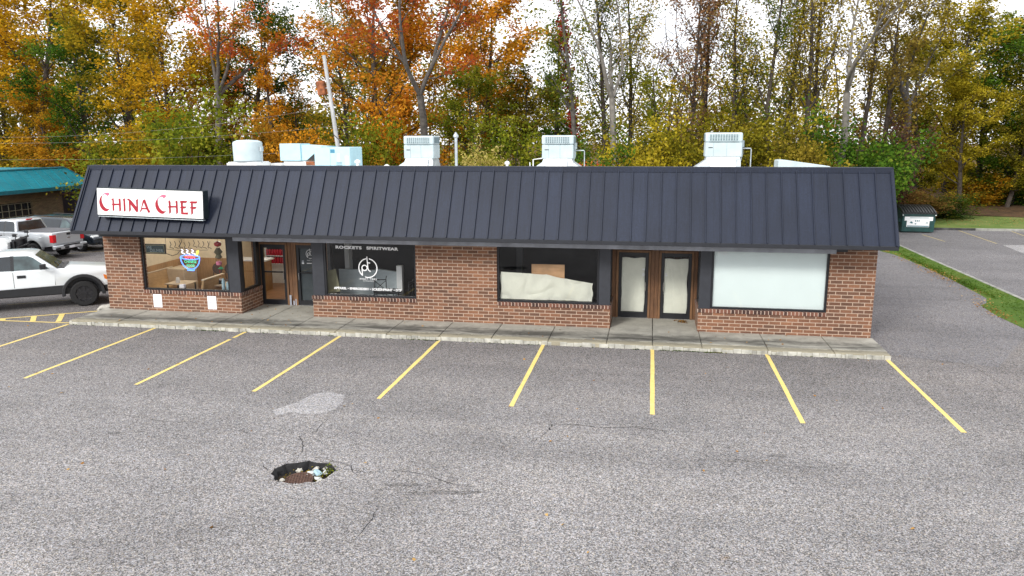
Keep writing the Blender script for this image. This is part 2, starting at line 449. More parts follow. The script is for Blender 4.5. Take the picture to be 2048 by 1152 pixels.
M['dumpster'] = plain('dumpster_green', (.012, .055, .052), .5, var=.35, scale=4)
M['teal'] = roofmetal('teal_roof', (.010, .23, .29), .5, .12)
M['tealtrim'] = plain('teal_trim', (.012, .13, .165), .5, var=.2)
M['darkwood'] = wood('dark_door', (.02, .014, .009), (.05, .034, .02))
M['polewood'] = wood('pole_wood', (.34, .35, .36), (.56, .57, .57), stretch=10)
M['rust'] = plain('rusted_metal', (.26, .085, .03), .8, var=.6, scale=5)
M['wire'] = plain('cable', (.35, .36, .36), .6, var=.1)
M['bark'] = plain('bark_brown', (.055, .043, .034), .95, var=.45, scale=5, bmp=.8)
M['barkgrey'] = plain('bark_grey', (.095, .085, .076), .95, var=.4, scale=5, bmp=.8)
M['barkpale'] = plain('bark_pale', (.19, .175, .155), .95, var=.3, scale=4, bmp=.8)
M['barkdark'] = plain('bark_dark', (.035, .028, .022), .95, var=.4, scale=5, bmp=.8)
M['grass'] = groundmat('lawn', [(.3, (.035, .06, .014)), (.47, (.065, .125, .018)), (.6, (.11, .16, .03)), (.72, (.17, .13, .055))], .9, 26)
M['lawnback'] = groundmat('lawn_back', [(.28, (.06, .10, .02)), (.48, (.13, .19, .045)), (.62, (.19, .20, .07)), (.75, (.22, .15, .07))], .6, 22)
M['litter'] = groundmat('leaf_litter', [(.3, (.03, .02, .012)), (.5, (.09, .055, .03)), (.7, (.20, .11, .05))], 1.5, 20)
M['dirt'] = groundmat('pit_dirt', [(.3, (.02, .016, .012)), (.6, (.06, .045, .03)), (.8, (.14, .10, .07))], 6, 40)
M['bluefence'] = plain('blue_mural', (.03, .10, .42), .6, var=.5, scale=1.2)
M['stone'] = plain('pale_stone', (.45, .43, .38), .9, var=.2, scale=15)
M['litterwhite'] = plain('litter_white', (.55, .56, .55), .6, var=.1)
M['litterblue'] = plain('litter_blue', (.33, .48, .55), .5, var=.1)
M['neonblue'] = emis('neon_blue', (.06, .22, 1.0), 3)
M['neonred'] = emis('neon_red', (1.0, .09, .11), 2)
M['neongreen'] = emis('neon_green', (.03, .65, .33), 1.2)
M['neonwhite'] = emis('neon_white', (.95, .9, 1.0), 1.6)
M['neonyellow'] = emis('neon_yellow', (1.0, .8, .08), 1.6)
M['tube'] = emis('ceiling_tube', (1, .95, .85), 5)
M['unlit'] = plain('unlit_tube', (.03, .028, .028), .4, var=.3)
M['chairbrown'] = plain('chair_brown', (.085, .055, .042), .7, var=.3, scale=30)
M['slate'] = plain('slate_backing', (.055, .07, .08), .7, var=.1)
M['board'] = plain('olive_board', (.16, .15, .085), .6, var=.1)
M['lattice'] = None
GLYPHS=[
('p',[(0.561,4.113),(0.537,4.148),(0.481,4.155),(0.411,4.142),(0.327,4.101),(0.269,4.05),(0.287,4.035),(0.323,4.071),(0.383,4.097),(0.432,4.082),(0.479,4.042),(0.527,4.068)]),
('r',[(0.269,4.05),(0.25,4.035),(0.201,3.958),(0.172,3.877),(0.17,3.795),(0.185,3.724),(0.222,3.653),(0.278,3.598),(0.332,3.568),(0.382,3.559),(0.43,3.575),(0.474,3.611),(0.53,3.655),(0.478,3.644),(0.421,3.648),(0.368,3.676),(0.317,3.731),(0.285,3.797),(0.266,3.878),(0.266,3.959),(0.287,4.035)]),
('r',[(0.59,3.927),(0.683,3.993),(0.691,3.913),(0.673,3.608),(0.608,3.562),(0.634,3.912),(0.612,3.92)]),
('r',[(0.835,3.934),(0.923,3.986),(0.925,3.885),(0.907,3.601),(0.839,3.554),(0.856,3.919)]),
('r',[(0.566,3.764),(0.646,3.816),(0.883,3.811),(0.878,3.763),(0.673,3.755),(0.624,3.775)]),
('r',[(0.981,3.931),(1.078,3.987),(1.081,3.917),(1.065,3.598),(0.998,3.554),(1.017,3.916)]),
('r',[(1.207,3.888),(1.257,3.828),(1.25,3.611),(1.179,3.552)]),
('r',[(1.116,3.922),(1.206,3.978),(1.3,3.909),(1.458,3.709),(1.478,3.689),(1.495,3.588),(1.448,3.537),(1.244,3.808),(1.209,3.898),(1.172,3.926)]),
('r',[(1.456,3.926),(1.529,3.972),(1.511,3.79),(1.497,3.588),(1.465,3.669),(1.451,3.699)]),
('r',[(1.694,3.928),(1.764,3.954),(1.635,3.691),(1.613,3.59),(1.53,3.543),(1.597,3.65)]),
('r',[(1.702,3.903),(1.77,3.962),(1.816,3.814),(1.866,3.654),(1.914,3.574),(1.859,3.531),(1.833,3.552),(1.779,3.673),(1.71,3.873)]),
('r',[(1.624,3.691),(1.803,3.688),(1.809,3.645),(1.608,3.645)]),
('p',[(2.5,4.056),(2.488,4.096),(2.434,4.11),(2.366,4.1),(2.285,4.054),(2.2,3.988),(2.143,3.918),(2.205,3.929),(2.234,3.989),(2.282,4.029),(2.327,4.04),(2.376,4.025),(2.416,3.989)]),
('r',[(2.143,3.918),(2.11,3.837),(2.104,3.747),(2.128,3.657),(2.181,3.577),(2.253,3.526),(2.319,3.511),(2.37,3.529),(2.419,3.57),(2.47,3.606),(2.416,3.595),(2.339,3.604),(2.287,3.639),(2.238,3.704),(2.207,3.778),(2.196,3.858),(2.205,3.929)]),
('r',[(2.533,3.882),(2.621,3.941),(2.631,3.873),(2.617,3.563),(2.555,3.512),(2.564,3.753),(2.565,3.877)]),
('r',[(2.781,3.885),(2.866,3.941),(2.868,3.846),(2.856,3.561),(2.791,3.5),(2.807,3.87)]),
('r',[(2.505,3.712),(2.576,3.763),(2.819,3.766),(2.814,3.716),(2.626,3.711),(2.561,3.717)]),
('r',[(2.979,3.887),(3.048,3.888),(3.03,3.558),(2.96,3.517)]),
('r',[(2.923,3.876),(2.988,3.927),(3.212,3.921),(3.151,3.859),(3.025,3.86),(2.972,3.872)]),
('r',[(2.923,3.707),(2.988,3.753),(3.169,3.753),(3.103,3.691),(3.032,3.693),(2.973,3.708)]),
('r',[(2.96,3.512),(2.997,3.563),(3.212,3.571),(3.173,3.502)]),
('r',[(3.324,3.891),(3.382,3.872),(3.363,3.548),(3.298,3.494)]),
('r',[(3.261,3.865),(3.323,3.914),(3.554,3.911),(3.494,3.846),(3.374,3.85),(3.315,3.859)]),
('r',[(3.251,3.696),(3.31,3.742),(3.507,3.746),(3.452,3.684),(3.37,3.678),(3.3,3.697)])]
# hex / diamond lattice panel material
def lattice_mat():
    mt, t, b, N, L = nt('lattice_panel')
    c = coords(N); s = N.new('ShaderNodeSeparateXYZ'); L.new(c, s.inputs[0])
    cb = N.new('ShaderNodeCombineXYZ'); L.new(s.outputs[0], cb.inputs[0]); L.new(s.outputs[2], cb.inputs[1])
    v = N.new('ShaderNodeTexVoronoi'); v.feature = 'DISTANCE_TO_EDGE'; v.inputs['Scale'].default_value = 22; v.inputs['Randomness'].default_value = .15
    L.new(cb.outputs[0], v.inputs['Vector'])
    r = ramp(N, [(.05, (.75, .8, .82)), (.16, (.40, .47, .50))]); L.new(v.outputs['Distance'], r.inputs['Fac'])
    L.new(r.outputs['Color'], b.inputs['Base Color']); b.inputs['Roughness'].default_value = .6
    return mt
M['lattice'] = lattice_mat()
M['iron2'] = plain('rusty_iron', (.075, .038, .026), .85, var=.5, scale=30)

# ------------------------------------------------------------------ ground, paving, markings
rg = random.Random(5)
def ring(cx, cy, rx, ry, n, jit, rnd, rot=0):
    out = []
    for i in range(n):
        t = 2*math.pi*i/n; k = 1 + rnd.uniform(-jit, jit)
        x, y = rx*math.cos(t)*k, ry*math.sin(t)*k
        out.append((cx + x*math.cos(rot) - y*math.sin(rot), cy + x*math.sin(rot) + y*math.cos(rot)))
    return out
PIT = ring(11.25, -10.83, .56, .46, 26, .10, random.Random(3), .12)
sheet('ground', [(-500, -400), (500, -400), (500, 600), (-500, 600)], -.03, M['litter'], holes=[ring(11.25, -10.83, 1.2, 1.1, 16, 0, rg)])
verge_in = [(28.3, -60), (28.5, 2.55), (28.42, 4.2), (28.5, 5.4), (28.55, 5.9), (28.9, 6.3), (29.25, 7.2), (29.33, 9), (29.4, 11.2), (29.36, 13.4), (29.3, 16), (29.15, 18.0), (28.85, 19.0), (28.9, 21.5), (29.5, 22.6)]
sheet('parking_lot', [(-90, -90), (28.3, -90)] + verge_in + [(29.5, 26), (23.5, 26), (23.5, 13.2), (-1, 13.2), (-1, 24), (-26.5, 24), (-90, 30)], 0, M['asphalt'], holes=[PIT])
sheet('side_parking_lot', [(30.36, -90), (120, -90), (120, 29.2), (29.5, 29.2), (29.5, 22.5), (30.36, 22.5)], .004, M['asphalt2'])
sheet('driveway', [(23.5, -1.2), (26, -2), (28.4, 2)] + verge_in[2:] + [(29.5, 26), (23.5, 26)], .004, M['asphalt2'])
sheet('concrete_patch', [(35.9, 22.4), (44, 22.9), (44, 14), (38.4, 15.5), (35.6, 19.4)], .008, M['patch'])
sheet('asphalt_patch', [(9.45, -8.3), (9.2, -8.0), (9.5, -7.45), (9.62, -6.85), (9.9, -6.65), (10.35, -6.75), (10.5, -7.2), (10.52, -7.75), (10.3, -8.05), (9.9, -8.1), (9.7, -8.0)], .004, M['patch'])
# verge of grass between driveway and side lot, with its kerb
g = MB()
vr = [(30.2, p[1]) for p in verge_in[::-1]]
n = len(verge_in)
vs = [(x, y, .004) for x, y in verge_in] + [(x + (.35 if x < 30.19 else 0), y, .07) for x, y in verge_in] + [(30.22, y, .08) for x, y in verge_in]
g.mesh(vs, [(i, n+i, n+i+1, i+1) for i in range(n-1)] + [(n+i, 2*n+i, 2*n+i+1, n+i+1) for i in range(n-1)])
tag(g.build('grass_verge', M['grass'], smooth=True), kind='structure')
k = MB(); k.box(30.22, 30.36, -60, 22.6, -.02, .10)
tag(k.build('verge_kerb', M['kerb'], bevel=.02), kind='structure')
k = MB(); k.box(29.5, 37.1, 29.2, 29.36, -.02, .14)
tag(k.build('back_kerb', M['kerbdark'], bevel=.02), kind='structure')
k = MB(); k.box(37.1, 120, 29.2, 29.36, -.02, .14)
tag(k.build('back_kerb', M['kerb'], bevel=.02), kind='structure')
# grass bank behind the side lot, rising slightly towards the trees
b = MB(); xs = [29.5 + i*2.2 for i in range(42)]; ys = [29.36, 31, 32.5, 34, 35.5, 37.2]; zs = [.11, .13, .15, .18, .21, .25]
rb = random.Random(9)
vs = [(x, y, z + (rb.uniform(-.05, .05) if y > 30 else 0)) for y, z in zip(ys, zs) for x in xs]
b.mesh(vs, [(j*42+i, j*42+i+1, (j+1)*42+i+1, (j+1)*42+i) for j in range(len(ys)-1) for i in range(41)])
tag(b.build('grass_bank', M['lawnback'], smooth=True), kind='structure')
b = MB(); ys = [36.6, 38, 41, 46, 56, 90]; zs = [.245, .3, .4, .5, .6, .8]
vs = [(x, y + (rb.uniform(-1.0, .3) if y < 37 else 0), z) for y, z in zip(ys, zs) for x in xs]
b.mesh(vs, [(j*42+i, j*42+i+1, (j+1)*42+i+1, (j+1)*42+i) for j in range(len(ys)-1) for i in range(41)])
tag(b.build('woodland_floor', M['litter'], smooth=True), kind='structure')

# yellow parking lines, each its own
LINES = 'yellow parking lines in front of the shops'
which = ['at the left end of the row, by the hatched corner', 'first full one right of the hatched corner, below the two notices', 'with a gap near its top, below the restaurant door',
         'below the white lettered window', 'above the pothole, right of the pale asphalt patch', 'left of the nearly vertical one', 'nearly vertical, in line with the left papered door', 'below the left part of the white window', 'at the far right end of the row, by the sidewalk corner']
for i in range(-1, 8):
    x = 2.067 + 3.05*i; m = MB(); w = .05
    segs = [(-1.66, -6.9)]
    if i == 1: segs = [(-1.66, -2.45), (-2.62, -6.9)]
    if i == -1: segs = [(-1.75, -6.9)]
    for a, e in segs:
        n = 10; pr = random.Random(i*7+1)
        L_ = [(x - w + pr.uniform(-.006, .006), a + (e-a)*j/n, .004) for j in range(n+1)]; R_ = [(x + w + pr.uniform(-.006, .006), a + (e-a)*j/n, .004) for j in range(n+1)]
        m.mesh(L_ + R_, [(j, j+1, n+2+j, n+1+j) for j in range(n)])
    tag(m.build('parking_line', M['yellow']), 'yellow painted parking line ' + which[i+1], 'road marking', LINES)
def stripe(p, q, w, mat, label, group, z=.006):
    p, q = Vector((*p, z)), Vector((*q, z)); d = (q-p).normalized(); s = Vector((-d.y, d.x, 0))*w/2
    m = MB(); m.poly([p-s, q-s, q+s, p+s]); return tag(m.build('parking_line', mat), label, 'road marking', group)
HG = 'yellow lines of the hatched corner'
stripe((-8.2, -4.34), (-1.35, .13), .1, M['yellow'], 'slanting yellow line along the upper edge of the hatched corner', HG)
stripe((-9, -1.80), (-1.05, -1.58), .08, M['yellow'], 'horizontal yellow line along the lower edge of the hatched corner', HG)
stripe((-2.25, -.48), (-1.55, -1.50), .16, M['yellow'], 'short broad yellow hatch bar nearest the sidewalk', HG, .008)
stripe((-2.95, -.92), (-2.42, -1.58), .16, M['yellow'], 'short broad yellow hatch bar in the middle of the hatched corner', HG, .008)
stripe((-3.72, -1.38), (-3.5, -1.62), .16, M['yellow'], 'short broad yellow hatch bar at the left border of the picture', HG, .008)
stripe((-5.3, .5), (-2.9, 2.15), .08, M['oldyellow'], 'faded yellow line on the asphalt under the white pickup', 'faded parking lines')
stripe((-12.2, 11.9), (-10.6, 13.3), .1, M['oldyellow'], 'faded yellow line behind the tail of the silver pickup', 'faded parking lines')
stripe((33.2, 26.6), (33.4, 23.5), .1, M['oldyellow'], 'faded yellow line starting at the dumpster front', 'faded parking lines')
stripe((36.1, 29.1), (35.85, 23.0), .1, M['oldyellow'], 'long faded yellow line right of the dumpster', 'faded parking lines')
stripe((39.1, 29.1), (38.6, 24.5), .1, M['oldyellow'], 'faded yellow line near the right border of the picture', 'faded parking lines')

# cracks in the asphalt
CR = [[(10.5, -8.07), (10.62, -8.4), (10.6, -8.75), (10.66, -9.0), (10.45, -9.3), (10.68, -9.65), (10.8, -9.9), (10.9, -10.4)],
      [(15.05, -8.95), (15.1, -8.6), (15.26, -8.2), (15.29, -7.85), (15.8, -7.75), (16.3, -7.84), (16.9, -7.72), (17.57, -7.8), (18.1, -7.72)], [(15.29, -7.85), (15.22, -7.6), (15.3, -7.4)],
      [(11.7, -10.75), (12.0, -10.6), (12.4, -10.66), (12.8, -10.48), (13.4, -10.6), (14.1, -10.9), (14.6, -10.88)],
      [(10.8, -11.2), (10.5, -11.35), (10.3, -11.65), (9.9, -11.8)], [(23.46, -1.83), (24.0, -1.9), (24.6, -1.75), (25.2, -1.67), (25.42, -2.3), (25.43, -2.93), (25.5, -3.6), (25.56, -4.4), (25.9, -5.5)],
      [(13.0, -11.9), (13.05, -12.3), (13.0, -13.0)], [(8.3, -9.3), (8.9, -9.15), (9.5, -9.35), (10.2, -9.2)], [(5.4, -7.9), (6.2, -7.5), (7.1, -7.2), (7.6, -6.8)],
      [(17.9, -9.2), (18.8, -9.0), (19.9, -9.15), (20.8, -9.05)], [(11.0, -10.25), (11.3, -10.2), (11.6, -10.3), (11.95, -10.45), (12.3, -10.9)], [(10.6, -10.9), (10.4, -10.7), (10.5, -10.5)], [(6.8, -8.9), (7.3, -9.0), (8.0, -8.95)]]
for ci, pts in enumerate(CR):
    m = MB(); rr = random.Random(ci); P = []
    for a, e in zip(pts[:-1], pts[1:]):
        for j in range(4):
            t = j/4; P.append((a[0]+(e[0]-a[0])*t + rr.uniform(-.02, .02), a[1]+(e[1]-a[1])*t + rr.uniform(-.02, .02)))
    P.append(pts[-1]); n = len(P)
    kx = 1.8 if ci == 1 else 1
    hw = [kx*max(.0015, (.003 + .0055*rr.random())*min(1, 4*min(i, n-1-i)/n + .15)) for i in range(n)]
    m.mesh([(x - h, y - h, .003) for (x, y), h in zip(P, hw)] + [(x + h, y + h, .003) for (x, y), h in zip(P, hw)], [(i, i+1, n+i+1, n+i) for i in range(n-1)])
    tag(m.build('asphalt_crack', M['crack']), kind='structure')
# oily smears
st = asphalt('asphalt_stained', lo=.04, mid=.125, hi=.30, scale=60, big=.05, stain=1.0, tint=(1.02, 1.005, .98))
for i, (x, y, a, c) in enumerate([(13.9, -11.2, .75, .07), (13.2, -11.02, .3, .06), (2.6, -3.0, .22, .08), (3.0, -2.65, .2, .06), (19.6, -8.7, .15, .07), (6.7, -9.75, .12, .06), (7.15, -9.6, .10, .04), (8.75, -2.35, .10, .05)]):
    sheet('oil_stain', ring(x, y, a, c, 18, .35, random.Random(i+50), .2), .003, st)

# sidewalk
m = MB(); joints = [-.95, .7, 2.3, 3.98, 5.2, 6.56, 8.0, 9.6, 11.2, 12.75, 14.4, 16.05, 17.32, 18.66, 20.4, 22.1, 23.5]
js = random.Random(2)
for a, e in zip(joints[:-1], joints[1:]):
    y1 = 1.5 if (3.9 < (a+e)/2 < 6.5 or 16.1 < (a+e)/2 < 18.6) else .02
    z = .14 + js.uniform(-.004, .004)
    m.box(a + .011, e - .011, -1.42, y1, -.05, z)
    m.box(a + .011, e - .011, -1.72 + js.uniform(-.015, .015), -1.425, -.05, z - .012)
m.box(joints[0]+.03, joints[-1]-.03, -1.69, -.01, -.05, .10)
tag(m.build('sidewalk', M['concrete'], bevel=.008), kind='structure')
# broken pale edge of the sidewalk
m = MB(); e = random.Random(8); x = -.95
while x < 23.5:
    w = e.uniform(.06, .3); h = e.uniform(.085, .122); d = e.uniform(.012, .045)
    m.box(x, min(23.5, x + w - .01), -1.72 - d, -1.722 + .0, -.03, h); x += w
tag(m.build('sidewalk_edge', M['curb'], bevel=.012), kind='structure')

# pothole around a sunken drain
m = MB(); n = len(PIT); pr = random.Random(4)
mid = [(11.25 + (x-11.25)*.95 + pr.uniform(-.03, .03), -10.83 + (y+10.83)*.95 + pr.uniform(-.02, .02), -.07 + pr.uniform(-.02, .02)) for x, y in PIT]
low = [(11.25 + (x-11.25)*.86 + pr.uniform(-.03, .03), -10.83 + (y+10.83)*.86 + pr.uniform(-.03, .03), -.17 + pr.uniform(-.02, .02)) for x, y in PIT]
m.mesh([(x, y, 0) for x, y in PIT] + mid, [(i, (i+1) % n, n + (i+1) % n, n+i) for i in range(n)])
m.mesh(mid + low, [(i, (i+1) % n, n + (i+1) % n, n+i) for i in range(n)])
m.mesh(low + [(11.25, -10.83, -.15)], [(i, (i+1) % n, n) for i in range(n)], 1)
tag(m.build('pothole', [M['tar'], M['dirt']]), kind='structure')
gx, gy = 11.22, -11.02
gr = thing('drain_grate', 'rusty cast iron drain grate lying tilted in the pothole', 'drain grate', (gx, gy, -.09), .25)
m = MB(); m.lathe([(.24, -.015), (.265, -.015), (.27, .0), (.265, .015), (.24, .015), (.235, 0)], (0, 0, 0), 'z', 28)
q = m.build('grate_rim', M['iron2'], gr, smooth=True); q.rotation_euler = (R(8), R(-5), 0)
m = MB()
for i in range(-4, 5):
    h = math.sqrt(max(.0, .24**2 - (i*.052)**2))
    m.box(i*.052 - .011, i*.052 + .011, -h, h, -.012, .010); m.box(-h, h, i*.052 - .009, i*.052 + .009, -.014, .007)
q = m.build('grate_bars', M['iron2'], gr); q.rotation_euler = (R(8), R(-5), 0)
def crumple(name, x, y, z, s, mat, seed, label, cat, flat=.5, group=None):
    bm = bmesh.new(); bmesh.ops.create_icosphere(bm, subdivisions=2, radius=s); rr = random.Random(seed)
    for v in bm.verts:
        v.co *= rr.uniform(.65, 1.15); v.co.z *= flat; v.co.x *= 1.25
    me = bpy.data.meshes.new(name); bm.to_mesh(me); bm.free(); me.materials.append(mat)
    o = bpy.data.objects.new(name, me); COL.objects.link(o); o.location = (x, y, z); o.rotation_euler = (rr.uniform(-.4, .4), rr.uniform(-.4, .4), rr.uniform(0, 6))
    return tag(o, label, cat, group)
crumple('crumpled_paper', 11.33, -10.72, -.08, .085, M['litterwhite'], 1, 'large crumpled white paper in the middle of the pothole', 'litter')
crumple('crumpled_wrapper', 11.43, -10.66, -.08, .08, M['litterblue'], 2, 'pale blue crumpled wrapper in the pothole', 'litter')
crumple('crumpled_paper', 11.52, -10.86, -.09, .06, M['litterwhite'], 3, 'small crumpled white paper right of the drain grate', 'litter')
crumple('crumpled_paper', 11.56, -10.58, -.09, .07, M['litterwhite'], 7, 'crumpled whitish paper beside the weed in the pothole', 'litter')
for i, (x, y, s, l) in enumerate([(11.05, -10.6, .055, 'pale round stone at the upper left of the pothole'), (11.32, -10.5, .06, 'pale flat stone under the broken upper rim of the pothole'), (10.93, -11.05, .05, 'pale stone left of the drain grate'), (11.62, -10.98, .075, 'long pale stone at the lower right rim of the pothole'), (11.5, -10.45, .05, 'tan stone near the weed in the pothole')]):
    crumple('stone', x, y, -.09, s, M['stone'], 20+i, l, 'stone', .7, 'stones in the pothole')
# ------------------------------------------------------------------ the shop building
XL, XR = -.80, 23.43
shop = thing('shop_building', 'long low brick shop building with dark metal mansard roof and big windows', 'building')
def part(mb, name, mats, parent=None, **k): return mb.build(name, mats, parent or shop, **k)

W1 = MB(); W1.box(XL, .54, 0, .28, -.1, 2.95); W1.box(.54, 4.06, 0, .28, -.1, .72)
W1.box(3.86, 4.06, .28, 1.42, -.1, .72)
front_l = part(W1, 'front_wall', M['brick'])
W2 = MB(); W2.box(6.56, 10.02, 0, .28, -.1, .72); W2.box(6.56, 6.76, .28, 1.42, -.1, .72); W2.box(10.02, 12.59, 0, .28, -.1, 2.95); W2.box(12.59, 16.05, 0, .28, -.1, .72); W2.box(15.85, 16.05, .28, 1.42, -.1, .72)
front_m = part(W2, 'front_wall', M['brick'])
W3 = MB(); W3.box(18.62, 22.19, 0, .28, -.1, .72); W3.box(18.62, 18.82, .28, 1.42, -.1, .72); W3.box(22.19, XR, 0, .28, -.1, 2.95)
front_r = part(W3, 'front_wall', M['brick'])
for par, boxes in ((front_l, [(.54, 4.085, -.025, .30), (3.84, 4.085, .30, 1.42)]), (front_m, [(6.535, 10.02, -.025, .30), (6.535, 6.78, .30, 1.42), (12.59, 16.075, -.025, .30), (15.83, 16.075, .30, 1.42)]), (front_r, [(18.595, 22.19, -.025, .30), (18.595, 18.84, .30, 1.42)])):
    for (a, e, c, d) in boxes:
        s = MB(); s.box(a, e, c, d, .72, .83); part(s, 'sill', M['rowlock'], par, bevel=.006)
for x0, x1 in ((XL, XL+.25), (XR-.25, XR)):
    s = MB(); s.box(x0, x1, .28, 13, -.1, 4.35); part(s, 'side_wall', M['brick'])
s = MB(); s.box(XL+.25, XR-.25, 12.75, 13, -.1, 4.35); part(s, 'rear_wall', M['brick'])
s = MB(); s.box(XL+.25, XR-.25, .3, 12.75, 4.05, 4.2); part(s, 'roof_deck', M['deck'])
s = MB(); s.box(XL+.25, XR-.25, .28, 12.75, 2.78, 2.86); part(s, 'ceiling', M['cream'])
s = MB(); s.box(XL+.25, 5.16, 1.62, 12.7, .0, .135); s.box(XL+.25, 3.86, .28, 1.62, .0, .135); part(s, 'floor', M['floor_in'])
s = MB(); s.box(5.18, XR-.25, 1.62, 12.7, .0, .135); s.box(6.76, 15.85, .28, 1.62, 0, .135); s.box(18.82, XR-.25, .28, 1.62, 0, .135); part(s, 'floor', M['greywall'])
# interior walls
s = MB(); s.box(XL+.25, XL+.30, .3, 4.0, 1.3, 2.78); s.box(XL+.25, 1.7, 4.0, 4.1, 1.3, 2.78); s.box(1.6, 1.7, 4.1, 6.2, .135, 2.78); s.box(1.7, 5.1, 6.2, 6.3, .135, 2.78); s.box(5.1, 5.16, 1.62, 6.3, .135, 2.78); part(s, 'interior_wall', M['cream'])
s = MB(); s.box(XL+.25, XL+.32, .3, 3.98, .135, 1.3); s.box(XL+.25, 1.72, 3.98, 4.1, .135, 1.3); part(s, 'wainscot', M['wainscot'])
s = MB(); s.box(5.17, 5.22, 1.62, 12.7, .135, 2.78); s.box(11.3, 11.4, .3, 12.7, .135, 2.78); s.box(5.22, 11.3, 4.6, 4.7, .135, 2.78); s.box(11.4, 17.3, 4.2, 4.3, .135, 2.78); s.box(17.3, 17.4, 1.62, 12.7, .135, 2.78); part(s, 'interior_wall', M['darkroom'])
s = MB(); s.box(6.62, 6.78, 2.6, 2.9, .135, 2.78); part(s, 'interior_column', M['white']); s = MB(); s.box(12.75, 12.95, 2.6, 2.8, .135, 2.78); part(s, 'interior_column', M['greywall'])
for x, y in ((.6, 1.3), (.6, 2.9), (2.6, 1.5), (3.4, 4.2)):
    s = MB(); s.box(x-.6, x+.6, y-.3, y+.3, 2.755, 2.779); part(s, 'ceiling_light', M['tube'])

# mansard roof with standing seams
ze, zr, ye, yr, RX0, RX1 = 2.94, 4.90, -1.2, -.08, -.955, 23.595
def on_roof(t, up): # t 0 at the eave, 1 at the top
    d = Vector((0, yr-ye, zr-ze)).normalized(); nrm = Vector((0, -d.z, d.y))
    return Vector((0, ye, ze)) + Vector((0, yr-ye, zr-ze))*t + nrm*up
s = MB()
P = [(ye, ze), (yr, zr), (yr+.25, zr), (yr+.25, 4.0), (ye+.12, ze-.0)]
s.prism(P, RX0, RX1, 'x')
sp = .4065; xs = [RX0 + .1 + i*sp for i in range(61)]
for x in xs:
    a, b2 = on_roof(0, 0), on_roof(1, 0); c, d = on_roof(1, .045), on_roof(0, .045)
    w = .011
    s.mesh([Vector((x+dx, 0, 0))+q for dx in (-w, w) for q in (a, b2, c, d)], [(0,1,2,3),(4,5,6,7),(3,2,6,7),(0,3,7,4),(1,2,6,5)])
roof = part(s, 'mansard_roof', M['roof'])
s = MB(); s.prism([(yr-.07, zr-.10), (yr-.06, zr+.05), (yr+.30, zr+.05), (yr+.30, zr-.05), (yr, zr-.02)], RX0-.012, RX1+.012, 'x'); part(s, 'ridge_cap', M['roof'], roof)
for x in (RX0-.012, RX1-.05):
    s = MB(); a, b2, c, d = on_roof(-.01, .0), on_roof(1, .0), on_roof(1, .055), on_roof(-.01, .055)
    s.mesh([Vector((x+dx, 0, 0))+q for dx in (0, .062) for q in (a, b2, c, d)], [(0,1,2,3),(4,5,6,7),(3,2,6,7),(0,3,7,4),(1,2,6,5),(0,1,5,4)])
    part(s, 'gable_trim', M['roof'], roof)
s = MB(); s.box(RX0-.01, RX1+.01, ye-.03, ye+.04, 2.83, 2.945); part(s, 'fascia', M['trim'], bevel=.008)
s = MB(); s.box(RX0, RX1, ye+.04, -.12, 2.835, 2.87); part(s, 'soffit', M['trim'])
s = MB(); s.box(XL+.02, 22.6, -.16, -.005, 2.62, 2.833)
s2 = MB(); s2.box(4.0, 22.3, -.185, -.162, 2.565, 2.80); part(s, 'header_beam', M['trim']); part(s2, 'header_flashing', M['graytrim'], bevel=.008)
s = MB(); s.box(3.86, 6.76, .02, 1.5, 2.62, 2.7); part(s, 'entry_ceiling', M['darkwood']); s = MB(); s.box(15.85, 18.82, .02, 1.5, 2.62, 2.7); part(s, 'entry_ceiling', M['darkwood'])

# windows: frame, pane
def window(x0, x1, z0=.83, z1=2.64, y=.10, post=None, mull=()):
    f = MB(); t = .06
    f.box(x0, x1, y-.05, y+.05, z0, z0+t); f.box(x0, x1, y-.05, y+.05, z1-t, z1)
    f.box(x0, x0+t, y-.05, y+.05, z0+t, z1-t); f.box(x1-t, x1, y-.05, y+.05, z0+t, z1-t)
    w = part(f, 'window', M['frame'], bevel=.006)
    p = MB(); p.poly([(x0+t, y, z0+t), (x1-t, y, z0+t), (x1-t, y, z1-t), (x0+t, y, z1-t)]); part(p, 'pane', M['pane'], w)
    return w
win1 = window(.54, 3.66); win2 = window(6.97, 10.02); win3 = window(12.59, 15.70); win4 = window(18.96, 22.19)
for a, e in ((3.66, 4.05), (6.57, 6.97), (15.70, 16.04), (18.63, 18.96)):
    s = MB(); s.box(a, e, .03, .22, .83, 2.64); part(s, 'corner_post', M['post'], bevel=.008)
def side_window(x):
    f = MB(); y0, y1 = .22, 1.42
    for a, e, c, d in ((y0, y1, .83, .90), (y0, y1, 2.57, 2.64), (y0, y0+.12, .90, 2.57), (y1-.22, y1, .90, 2.57)):
        f.box(x-.05, x+.05, a, e, c, d)
    w = part(f, 'side_window', M['frame'])
    p = MB(); p.poly([(x, y0+.12, .9), (x, y1-.22, .9), (x, y1-.22, 2.57), (x, y0+.12, 2.57)]); part(p, 'pane', M['pane'], w)
for x in (3.98, 6.64, 15.97, 18.70): side_window(x)

